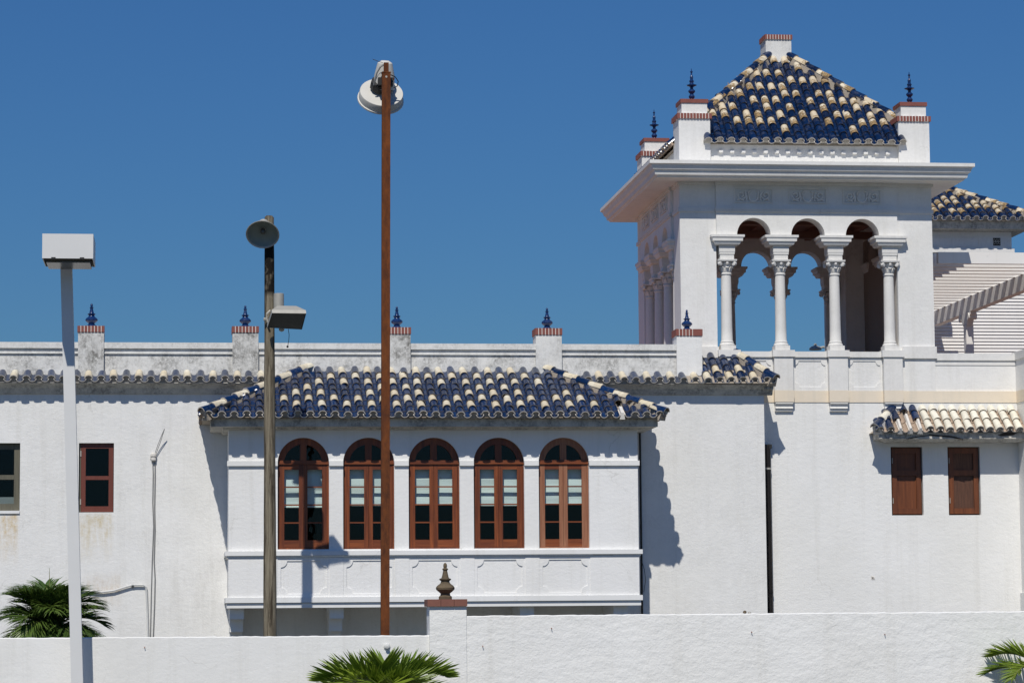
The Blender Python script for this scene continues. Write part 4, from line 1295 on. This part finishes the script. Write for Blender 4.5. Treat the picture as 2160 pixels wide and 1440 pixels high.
rcols = {c: ['B'] + ['B'] * rr2.choice([0, 1]) + sum([['C'] * rr2.choice([1, 2]) + ['B'] * rr2.choice([1, 1, 2]) for _ in range(9)], []) for c in range(nr)}
tile_slope(rroof, frame((rc.x - ro, rc.y - ro, zre), (1, 0, 0), (0, math.cos(slr), math.sin(slr))), nr, lambda x: (0, min(x, 2 * ro - x) / math.cos(slr) - .02), .32,
           lambda c, r: 'creamold' if rcols[c][r] == 'C' else 'blueold', pan='blueold', jit=1.6)
tile_slope(rroof, frame((rc.x + ro, rc.y - ro, zre), (0, 1, 0), (-math.cos(slr), 0, math.sin(slr))), nr, lambda x: (0, min(x, 2 * ro - x) / math.cos(slr) - .02), .32,
           lambda c, r: 'creamold' if rcols[c][r] == 'C' else 'blueold', pan='blueold', sidepart='far_side_tiles')
tile_slope(rroof, frame((rc.x - ro, rc.y + ro, zre), (0, -1, 0), (math.cos(slr), 0, math.sin(slr))), nr, lambda x: (0, min(x, 2 * ro - x) / math.cos(slr) - .02), .32,
           lambda c, r: 'creamold' if rcols[c][r] == 'C' else 'blueold', pan='blueold', sidepart='far_side_tiles')
for s in (-1, 1):
    hip_line(rroof, V(rc.x + s * ro, rc.y - ro, zre + .02), V(rc.x, rc.y, zre + ro * math.tan(slr)), ['creamold', 'creamold', 'blueold'], .34, .09)

# ================================================================== STREET FURNITURE
# white shoebox lamp
YW = -18.0                                   # garden wall front
yl = YW - .42
sc = (yl - EYE.y) / F
top = P(140, 560, yl); bot = P(163, 1440, yl)
lx = (top.x + bot.x) / 2
lamp = thing('street_lamp', 'white square street lamp with a box head standing before the wall', 'street lamp', (lx, yl, 0))
tilt = (bot.x - top.x) / (top.z - bot.z)
hw_ = .0825
def lean(p): return (p[0] - tilt * (p[2] - bot.z) + (bot.x - lx), p[1], p[2])
mb = MB(); zTopPole = P(140, 552, yl).z + .05
mb.add([lean((lx + a * hw_, yl + b * hw_, z)) for z in (0, zTopPole) for a, b in ((-1, -1), (1, -1), (1, 1), (-1, 1))],
       [(0, 3, 2, 1), (4, 5, 6, 7), (0, 1, 5, 4), (1, 2, 6, 5), (2, 3, 7, 6), (3, 0, 4, 7)])
mb.build('post', 'whitepaint', lamp)
MB().box(lx - .2, lx + .2, yl - .2, yl + .2, 0, .03).build('base_plate', 'whitepaint', lamp)
q0, q1 = P(89, 545, yl - 1.1), P(197, 494, yl - 1.1)
bx0, bx1 = q0.x, q1.x; bzz0, bzz1 = q0.z, q1.z
yb0, yb1 = yl - 1.12, yl - .20
mb = MB(); t_ = .012
mb.box(bx0, bx1, yb0, yb0 + t_, bzz0, bzz1); mb.box(bx0, bx1, yb1 - t_, yb1, bzz0, bzz1)
mb.box(bx0, bx0 + t_, yb0 + t_, yb1 - t_, bzz0, bzz1); mb.box(bx1 - t_, bx1, yb0 + t_, yb1 - t_, bzz0, bzz1)
mb.box(bx0 + t_, bx1 - t_, yb0 + t_, yb1 - t_, bzz1 - t_, bzz1 - .0005)
mb.build('lamp_box', 'whitepaint', lamp)
mb = MB().box(bx0 + .05, bx1 - .05, yb0 + .15, yb1 - .05, bzz0 - .04, bzz0 + .06)
d = mb.build('lens_frame', 'lens', lamp)
for u in (.22, .78):
    x = bx0 + (bx1 - bx0) * u
    MB().box(x - .03, x + .03, yb0 - .012, yb0 + .03, bzz0 - .012, bzz0 + .015).build('latch', 'black', lamp)
xp = lean((lx, yl, bzz0 + .2))[0]
MB().box(xp - .05, xp + .05, yb1 + .001, yl - hw_ - .0, bzz0 + .10, bzz0 + .22).build('arm', 'whitepaint', lamp)

# old wooden pole with two lamps
yp = YB - 2.85
wb, wt = P(570, 1335, yp), P(568, 470, yp)
pole = thing('wooden_lamp_pole', 'weathered grey wooden pole carrying a round lamp and a square floodlight', 'lamp pole', (wb.x, yp, 0))
mb = MB()
prof = []
N = 26
zt = P(570, 458, yp).z
rings = []
rp = random.Random(4)
for i in range(N + 1):
    z = zt * i / N
    f = i / N
    cx = wb.x + (wt.x - wb.x) * f
    r = .136 - .046 * f
    rings.append((cx, r * (1 + rp.uniform(-.03, .03)), z))
seg = 14; pts = []
for cx, r, z in rings:
    for k in range(seg):
        a = 2 * math.pi * k / seg
        pts.append((cx + r * math.cos(a), yp + r * math.sin(a), z + (rp.uniform(-.05, .03) if z == rings[-1][2] else 0)))
fs = [(i * seg + k, i * seg + (k + 1) % seg, (i + 1) * seg + (k + 1) % seg, (i + 1) * seg + k) for i in range(N) for k in range(seg)]
fs.append(tuple(range(N * seg, N * seg + seg)))
mb.add(pts, fs); mb.build('pole', 'polewood', pole, True)
# round reflector lamp facing the camera, tipped down
lc = P(554, 494, yp - .34)
d = V(-.10, -1, -.92).normalized()
rot = d.to_track_quat('Z', 'Y').to_matrix()
mb = MB()
mb.lathe([(.07, -.40), (.10, -.38), (.105, -.26), (.13, -.20), (.20, -.15), (.285, -.06), (.318, .0), (.328, .012), (.318, .018), (.300, .0), (.26, -.07), (.18, -.13), (.06, -.16), (.0, -.165)], lc, 28, mat=rot)
rl = mb.build('round_lamp', 'greymetal', pole, True)
mb = MB(); mb.lathe([(.296, -.012), (.258, -.074), (.178, -.136), (.06, -.158)][::-1], lc + d * .006, 28, mat=rot)
mb.f = mb.f[:-2]; mb.m = mb.m[:-2]
mb.build('reflector', 'reflector', rl, True)
MB().lathe([(.04, -.16), (.05, -.12), (.05, -.06), (.02, -.03)], lc, 12, mat=rot).build('bulb', 'lens', rl, True)
MB().tube([lc - d * .36 + V(0, 0, .02), lc - d * .40 + V(.03, .10, .06), V(wt.x, yp, lc.z + .22)], .03, 8).build('lamp_bracket', 'greymetal', pole)
# floodlight
fc = P(606, 672, yp - .24)
a, b, c_, d_ = P(574, 660, yp - .72), P(646, 661, yp - .64), P(637, 695, yp - .26), P(564, 691, yp - .34)
nrm = (b - a).cross(d_ - a).normalized()
if nrm.y > 0: nrm = -nrm
mb = MB()
back = [p - nrm * .08 for p in (a, b, c_, d_)]
ctrp = (a + b + c_ + d_) / 4
deep = [ctrp - nrm * .27 + (p - ctrp) * .55 for p in (a, b, c_, d_)]
mb.add([a, b, c_, d_] + back + deep, [(0, 1, 5, 4), (1, 2, 6, 5), (2, 3, 7, 6), (3, 0, 4, 7), (4, 5, 9, 8), (5, 6, 10, 9), (6, 7, 11, 10), (7, 4, 8, 11), (8, 9, 10, 11)])
fl = mb.build('floodlight', 'greymetal', pole)
mb = MB(); ins = [p + (ctrp - p) * .05 - nrm * .01 for p in (a, b, c_, d_)]
mb.add(ins + [p - nrm * .02 for p in ins], [(0, 1, 2, 3), (7, 6, 5, 4), (0, 4, 5, 1), (1, 5, 6, 2), (2, 6, 7, 3), (3, 7, 4, 0)])
mb.build('floodlight_glass', 'darkglass', fl)
cb = P(588, 655, yp - .10)
MB().lathe([(.10, -.12), (.102, .24), (.098, .33), (.09, .335)], cb, 18).build('ballast_can', 'greymetal', fl, True)
kn = P(594, 694, yp - .2); MB().lathe([(.01, -.05), (.05, -.03), (.055, 0), (.05, .03)], kn, 10).build('knob', 'greymetal', fl, True)
y0 = P(562, 672, yp - .2)
MB().tube([P(570, 655, yp - .16), P(563, 662, yp - .2), P(562, 672, yp - .2), P(566, 682, yp - .2)], .02, 6).build('yoke', 'greymetal', fl)
MB().tube([P(556, 673, yp - .15), P(566, 674, yp - .15)], .03, 6).build('yoke_bolt', 'greymetal', fl)
mb = MB().tube([P(608, 694, yp - .25), P(610, 706, yp - .26), P(609, 718, yp - .26), P(607, 729, yp - .26)], .006, 5)
mb.lathe([(.0, -.025), (.022, -.01), (.022, .01), (.0, .025)], P(606.5, 731, yp - .26), 8)
mb.build('loose_cable', 'black', fl)

# rusty steel post with a drum lamp seen from behind
yr = -15.0
rb, rtp = P(812, 1338, yr), P(814.5, 150, yr)
rust = thing('rusty_lamp_post', 'tall rusty steel post with a drum lamp at its top', 'lamp post', (rb.x, yr, 0))
tl = (rtp.x - rb.x) / (rtp.z - rb.z)
def rx(z): return rb.x + tl * (z - rb.z)
def post(name, z0, z1, hx, hy, mat):
    mb = MB(); mb.add([(rx(z) + a_ * hx, yr + b_ * hy, z) for z in (z0, z1) for a_, b_ in ((-1, -1), (1, -1), (1, 1), (-1, 1))], [(0, 3, 2, 1), (4, 5, 6, 7), (0, 1, 5, 4), (1, 2, 6, 5), (2, 3, 7, 6), (3, 0, 4, 7)])
    return mb.build(name, mat, rust)
zsl = PZ(814, 154, yr)
post('post', 0, zsl, .066, .066, 'rust')
post('top_tube', zsl, PZ(814, 133, yr), .038, .038, 'rust')
post('collar', zsl - .012, zsl + .006, .072, .072, 'rust')
bh = P(815, 162, yr - .068); MB().lathe([(.0, -.012), (.018, -.008), (.018, .0)], bh, 8, mat=Matrix.Rotation(R(90), 4, 'X')).build('bolt', 'greymetal', rust)
dc = P(804, 201, yr + .42)
d = V(-.06, .76, -.65).normalized()           # drum opens away from the camera, downwards
rot = d.to_track_quat('Z', 'Y').to_matrix()
mb = MB()
mb.lathe([(.02, -.065), (.345, -.06), (.352, -.045), (.355, .07), (.372, .075), (.375, .10), (.36, .105), (.33, .07), (.05, -.02)], dc, 36, mat=rot)
dl = mb.build('drum_lamp', 'drum', rust, True)
MB().lathe([(.15, -.24), (.155, -.22), (.16, -.107), (.10, -.1)], dc - d * .0 + rot @ V(.03, .05, 0), 10, mat=rot).build('gear_ring', 'black', dl)
g0 = P(811, 160, yr + .30)
mb = MB(); mb.lathe([(.17, -.22), (.165, .0), (.12, .20), (.06, .24)], g0, 14, mat=V(.02, -.25, .9).normalized().to_track_quat('Z', 'Y').to_matrix())
mb.build('gear_housing', 'drum', dl, True)
MB().tube([P(809, 137, yr + .05), P(802, 142, yr + .05), P(795, 154, yr + .08), P(791, 170, yr + .12), P(789, 180, yr + .16)], .014, 6).build('cable', 'cable', dl)
MB().tube([P(824, 158, yr), P(834, 163, yr + .02), P(840, 172, yr + .06), P(838, 182, yr + .1), P(830, 186, yr + .12)], .008, 6).build('cable', 'black', dl)
MB().tube([P(808, 133, yr + .05), P(798, 130, yr + .04), P(786, 125, yr + .02)], .005, 4).build('twig', 'stonefin', dl)
MB().box(rx(dc.z + .2) - .12, rx(dc.z + .2) + .12, yr + .067, yr + .30, dc.z + .10, dc.z + .22).build('mounting_bracket', 'black', dl)
MB().lathe([(.0, -.02), (.02, -.02), (.022, .02), (.0, .02)], P(829, 167, yr + .1), 8, mat=Matrix.Rotation(R(90), 4, 'X')).build('cable_gland', 'rust', dl)

# street lamp far behind, seen through the arcade
ys = 22.0
h = P(1720, 738, ys); hp = P(1764, 760, ys)
sl2 = thing('distant_street_lamp', 'small grey street lamp head seen through the tower arcade', 'street lamp', (hp.x, ys, 0))
MB().lathe([(.18, 0), (.19, .02), (.18, .06), (.13, .10), (.05, .13), (.04, .19), (.0, .20)], h, 16).build('lamp_head', 'greymetal', sl2, True)
MB().tube([h + V(.08, 0, .06), h + V(.25, 0, .09), h + V(.42, 0, .02), V(hp.x, ys, h.z - .15)], .035, 8).build('arm', 'greymetal', sl2)
MB().tube([V(hp.x, ys, 0), V(hp.x, ys, h.z - .12)], .06, 8).build('post', 'greymetal', sl2)

# ================================================================== GARDEN WALL
gw = thing('garden_wall', 'low white stucco garden wall with a stepped top along the foreground', 'wall', (4.0, YW, 0))
gx0, gx1 = PX(-300, 1400, YW), PX(906, 1400, YW)
gx2 = PX(984, 1400, YW); gx3 = PX(2480, 1400, YW)
def uneven_wall(x0, x1, z, y0, y1, n, amp, zr=None, seed=1):
    rg = random.Random(seed); mb = MB(); pts = []
    zs = []
    for i in range(n + 1):
        x = x0 + (x1 - x0) * i / n
        zz_ = (z if zr is None else z + (zr - z) * i / n) + rg.uniform(-amp, amp)
        pts += [(x, y0, 0), (x, y0, zz_ - .012), (x, y0 + .02, zz_), (x, y1, zz_), (x, y1, 0)]
    fs = []
    for i in range(n):
        for k in range(4):
            a_ = i * 5 + k; fs.append((a_, a_ + 5, a_ + 6, a_ + 1))
    fs.append((0, 1, 2, 3, 4)); e_ = n * 5; fs.append((e_ + 4, e_ + 3, e_ + 2, e_ + 1, e_))
    mb.add(pts, fs); return mb
uneven_wall(gx0, gx1 - .001, PZ(20, 1344, YW), YW, YW + .25, 120, .004, PZ(900, 1339, YW), 3).build('wall', 'smooth', gw)
uneven_wall(gx2 - .01, gx3, PZ(984, 1298, YW - .03), YW - .03, YW + .27, 160, .005, PZ(2160, 1291, YW - .03) + .02, 4).build('raised_wall', 'rough', gw)
zpc = PZ(945, 1278, YW - .05)
pier = MB().box(gx1, gx2, YW - .05, YW + .45, 0, zpc).build('pier', 'rough', gw)
cx0, cx1 = PX(902, 1270, YW - .09), PX(986, 1270, YW - .09)
zcp = PZ(945, 1263, YW - .09)
for i in range(3):
    a_ = cx0 + (cx1 - cx0) * i / 3
    MB().box(a_ + (.003 if i else 0), a_ + (cx1 - cx0) / 3 - .002, YW - .09, YW + .49, zpc + .001, zcp).build('cap_tile', 'brickold', pier)
zft = PZ(942, 1186, YW + .2)
finial_squat(((cx0 + cx1) / 2 - .005, YW + .2, zcp), zft - zcp, 1.0).build('finial', 'stonefin', pier, True)
# stones on top of the wall, nails and a chip of render
pb = P(1571, 1292, YW + .05)
mbs = MB().lathe([(.0, -.025), (.022, -.015), (.028, 0), (.022, .018), (.0, .027)], (pb.x, pb.y, pb.z + .012), 9)
single(mbs, 'pebble', 'stonefin', 'brown pebble lying on top of the raised wall', 'pebble', 'pebbles on the wall', (pb.x, pb.y, pb.z), True)
pb = P(1581, 1293, YW + .07)
mbs = MB().lathe([(.0, -.02), (.022, -.012), (.028, 0), (.02, .012), (.0, .02)], (pb.x, pb.y, pb.z + .01), 9)
single(mbs, 'pebble', 'greymetal', 'grey pebble beside the brown one on the raised wall', 'pebble', 'pebbles on the wall', (pb.x, pb.y, pb.z), True)
nails = [(1585, 1332, 'rusty nail in the rough wall below the pebbles'), (1866, 1337, 'rusty nail stub in the rough wall right of centre'), (1163, 1324, 'bent nail near the top of the rough wall, centre'),
         (1018, 1362, 'small nail in the rough wall right of the finial pier'), (305, 1364, 'rusty screw in the smooth wall right of the white lamp')]
for (x, y, lab) in nails:
    p = P(x, y, YW - .035 if x > 984 else YW)
    mbs = MB().tube([p + V(0, .02, 0), p + V(0, -.02, .003), p + V(.003, -.028, -.012)], .006, 6)
    single(mbs, 'nail', 'brickold', lab, 'nail', 'nails in the garden wall', p)
p = P(816, 1362, YW)
mbs = MB().lathe([(.045, 0), (.05, .015), (.03, .03), (.032, .06), (.0, .068)], p, 12, mat=Matrix.Rotation(R(90), 4, 'X'))
single(mbs, 'wall_socket', 'conduit', 'small white round fitting on the smooth wall above the palm', 'fitting', None, p, True)

# hole and cable marks on the right wall
p = P(1841, 1218, .75)
mbs = MB().lathe([(.045, -.004), (.036, .010), (.018, .012), (.016, .0)], p, 10, mat=Matrix.Rotation(R(90), 4, 'X'))
for k in range(3): mbs.tube([p + V(-.02 + .02 * k, 0, 0), p + V(-.04 + .04 * k, -.03, .04 - .03 * k)], .004, 4)
single(mbs, 'cable_stub', 'mortarw', 'grey cable stub sticking out of the right wall', 'cable', None, p)

# ================================================================== PIPES AND CABLES
def vtube(x, y0, y1, Y, r):
    a_, b_ = P(x, y0, Y), P(x, y1, Y)
    return V((a_.x + b_.x) / 2, Y, a_.z), V((a_.x + b_.x) / 2, Y, 0.05)
a_, b_ = vtube(1622, 940, 1293, .66, .07)
dp = thing('drainpipe', 'dark bronze drainpipe in the corner of the right wall', 'drainpipe', (a_.x, .66, 0))
MB().lathe([(.066, 0.0), (.066, a_.z), (.05, a_.z + .005)], (a_.x, .66, 0), 18).build('pipe', 'pipe', dp, True)
MB().box(a_.x - .075, a_.x + .085, .60, .745, a_.z - .06, a_.z + .03).build('pipe_head', 'black', dp)
for py in (988, 1248):
    z = PZ(1622, py, .66)
    MB().lathe([(.074, -.02), (.074, .02)], (a_.x, .66, z), 18).build('clamp', 'greymetal' if py < 1000 else 'pipe', dp, True)
a_, b_ = vtube(1352, 905, 1290, -.07, .03)
dp = thing('thin_pipe', 'thin black pipe beside the right side of the bay', 'pipe', (a_.x, -.07, 0))
MB().tube([b_, a_], .024, 10).build('pipe', 'pipe', dp, True)
MB().tube([P(1353, 1180, -.08), P(1359, 1200, -.1), P(1362, 1222, -.1), P(1358, 1248, -.06)], .006, 5).build('loose_wire', 'black', dp)
# service cables on the left wall
wh = P(324, 962, -.04)
cb = thing('service_cable', 'grey service cables dropping from a white insulator down the left wall', 'cable', (wh.x, 0, 0))
mb = MB().lathe([(.03, -.10), (.055, -.08), (.05, -.02), (.065, .0), (.06, .05), (.03, .07)], wh, 12)
mb.box(wh.x - .07, wh.x + .05, -.03, .0, wh.z - .05, wh.z + .04)
mb.build('insulator', 'mortarw', cb, True)
def cablepts(l, Y=-.02): return [P(x, y, Y) for x, y in l]
MB().tube(cablepts([(322, 970), (323, 1000), (322, 1060), (324, 1110), (321, 1180), (319, 1250), (317, 1345)]), .010, 5).build('cable', 'cable', cb)
MB().tube(cablepts([(327, 970), (327, 1010), (326, 1070), (327, 1115), (325, 1180), (327, 1220), (326, 1270), (323, 1345)]), .012, 5).build('cable', 'cable', cb)
MB().tube([P(326, 958, -.05), P(333, 938, -.09), P(340, 920, -.13), P(347, 904, -.18)], .007, 5).build('cable_tail', 'cable', cb)
MB().tube([P(329, 957, -.05), P(338, 933, -.10), P(347, 905, -.18)], .007, 5).build('cable_tail', 'cable', cb)
cd = thing('conduit', 'white sagging conduit running from the palm across the left wall', 'conduit', (PX(260, 1240, 0), 0, 0))
MB().tube([P(170, 1243, -.05), P(190, 1246, -.05), P(215, 1248, -.05), P(240, 1245, -.05), P(262, 1238, -.05), P(280, 1233, -.05), P(303, 1233, -.05), P(308, 1237, -.05), P(309, 1250, -.04), P(311, 1300, -.03), P(312, 1345, -.03)], .022, 8).build('tube', 'conduit', cd, True)
MB().tube([P(280, 1232, -.06), P(280, 1238, -.01)], .03, 6).build('clip', 'cable', cd)

# ================================================================== PALMS
def frond(root, az, el, L, bend, leaf, n=34, lift=50, mat='leafA', droop=.5, rng=None, twist=0.0, width=.03, start=.12):
    """a pinnate frond: arched stalk with two rows of folded leaflets, joined into one mesh"""
    rng = rng or random
    mb = MB(); pts = []
    d = V(math.cos(az) * math.cos(el), math.sin(az) * math.cos(el), math.sin(el))
    p = Vector(root); N = 22; e_ = el
    path = [p.copy()]; dirs = []
    for i in range(N):
        e_ = el - bend * (i / N) ** 1.2
        d = V(math.cos(az) * math.cos(e_), math.sin(az) * math.cos(e_), math.sin(e_))
        dirs.append(d); p = p + d * (L / N); path.append(p.copy())
    dirs.append(d)
    mb.tube(path, .016, 5, 0, .004)
    side0 = V(-math.sin(az), math.cos(az), 0)
    for s in (-1, 1):
        for k in range(n):
            f = start + (1 - start) * (k + rng.uniform(0, .6)) / n
            i = min(N - 1, int(f * N)); q = path[i].lerp(path[i + 1], f * N - i); t = dirs[i]
            up = side0.cross(t).normalized()
            if up.z < 0: up = -up
            sd = side0 * s
            sw = math.sin(math.pi * (0.14 + .80 * f)) ** .6
            ll = leaf * sw * rng.uniform(.88, 1.1)
            fa = R(62 - 34 * f + rng.uniform(-6, 6)); li = R(lift + rng.uniform(-10, 10) + twist * s)
            o_ = (sd * math.cos(li) + up * math.sin(li))
            dd = (t * math.cos(fa) + o_ * math.sin(fa)).normalized()
            nrm_ = dd.cross(t).normalized()
            wv = nrm_.cross(dd).normalized()
            m_ = 4; w0 = width * rng.uniform(.85, 1.15)
            pv = q.copy(); ring = []
            for j in range(m_ + 1):
                u = j / m_
                ww = w0 * (0.55 + 1.1 * u if u < .3 else (1.0 - (u - .3) / .7) ** .7 * .88 + .02)
                ring.append((pv.copy(), ww))
                dj = (dd + V(0, 0, -1) * droop * u * u).normalized()
                pv = pv + dj * (ll / m_)
            pp = []
            for (c__, ww) in ring:
                pp += [c__ - wv * ww + nrm_ * ww * .35, c__, c__ + wv * ww + nrm_ * ww * .35]
            fs_ = []
            for j in range(m_):
                b_ = j * 3
                fs_ += [(b_, b_ + 1, b_ + 4, b_ + 3), (b_ + 1, b_ + 2, b_ + 5, b_ + 4)]
            mb.add(pp, fs_, 1)
    return mb
def palm(name, label, base, crown, fronds, mat, group, seed):
    t = thing(name, label, 'palm', base, group)
    rg = random.Random(seed)
    b = Vector(base); c = Vector(crown)
    pts = [b.lerp(c, k / 10) + V(.02 * math.sin(k), 0, 0) for k in range(11)]
    MB().tube(pts, .10, 12, 0, .075).build('trunk', 'trunk', t, True)
    for k, fr_ in enumerate(fronds):
        m = fr_.get('mat', mat)
        kw = {a: b for a, b in fr_.items() if a not in ('mat',)}
        o = frond(c, rng=rg, **kw).build('frond', ['rachis', m], t)
    return t
G = 'palms by the garden wall'
# front centre
c = P(808, 1455, YW - 1.0)
fr_ = []
for az, el, L, bend, leaf, n, lift, w in ((180, 34, 1.18, 58, .50, 30, 46, .026), (2, 36, 1.22, 58, .52, 32, 46, .026), (188, 16, 1.15, 44, .46, 30, 40, .026), (-8, 14, 1.1, 46, .46, 30, 36, .026),
                                  (262, 74, .55, 40, .50, 14, 30, .034), (80, 72, .62, 40, .46, 14, 35, .030), (160, 48, .95, 60, .46, 24, 44, .026), (22, 48, .95, 60, .46, 24, 44, .026),
                                  (215, 34, .9, 70, .46, 22, 36, .026), (325, 34, .9, 70, .46, 22, 36, .026), (250, 30, .8, 70, .44, 20, 30, .026), (290, 30, .8, 70, .44, 20, 30, .026)):
    fr_.append(dict(az=R(az), el=R(el), L=L * .80, bend=R(bend), leaf=leaf * .96, n=n, lift=lift, droop=.08, width=w))
palm('palm', 'bright green palm crown in front of the smooth wall at the bottom edge', (c.x, YW - 1.0, 0), c, fr_, 'leafA', G, 5)
# right edge
c = P(2208, 1420, YW - .62)
fr_ = [dict(az=R(178), el=R(22), L=.95, bend=R(50), leaf=.42, n=34, lift=16, droop=.12, width=.024),
       dict(az=R(150), el=R(48), L=.9, bend=R(70), leaf=.42, n=30, lift=30, droop=.1, width=.024),
       dict(az=R(215), el=R(30), L=.9, bend=R(80), leaf=.38, n=28, lift=20, droop=.2, width=.022),
       dict(az=R(0), el=R(40), L=1.0, bend=R(80), leaf=.4, n=28, lift=30, droop=.2, width=.022),
       dict(az=R(290), el=R(35), L=1.0, bend=R(80), leaf=.4, n=28, lift=30, droop=.2, width=.022)]
palm('palm', 'green palm frond reaching in from the right edge before the rough wall', (c.x, YW - .62, 0), c, fr_, 'leafA', G, 9)
# behind the wall on the left
yp2 = YW + 2.6
c = P(106, 1326, yp2)
fr_ = []
rg = random.Random(12)
for k in range(38):
    az = 2 * math.pi * (k * 0.381966) + rg.uniform(-.15, .15)
    fr_.append(dict(az=az, el=R(rg.uniform(-6, 74)), L=rg.uniform(.66, .98), bend=R(rg.uniform(55, 95)), leaf=rg.uniform(.44, .58), n=28, lift=rg.uniform(0, 30), droop=rg.uniform(.7, 1.4), width=.019))
for k in range(9):
    az = 2 * math.pi * k / 9 + .4
    fr_.append(dict(az=az, el=R(rg.uniform(58, 82)), L=rg.uniform(.72, .9), bend=R(rg.uniform(45, 75)), leaf=.50, n=26, lift=15, droop=.9, width=.021))
pl = palm('palm', 'dark drooping palm behind the garden wall at the left', (c.x, yp2, 0), c, fr_, 'leafB', G, 31)
sp = P(104, 1197, yp2)
MB().tube([Vector(c), Vector(c).lerp(sp, .6), sp], .014, 5, 0, .003).build('spear_leaf', 'rachis', pl)
print('objects', len(bpy.data.objects), 'tris', sum(sum(len(p.vertices) - 2 for p in o.data.polygons) for o in bpy.data.objects if o.type == 'MESH'))
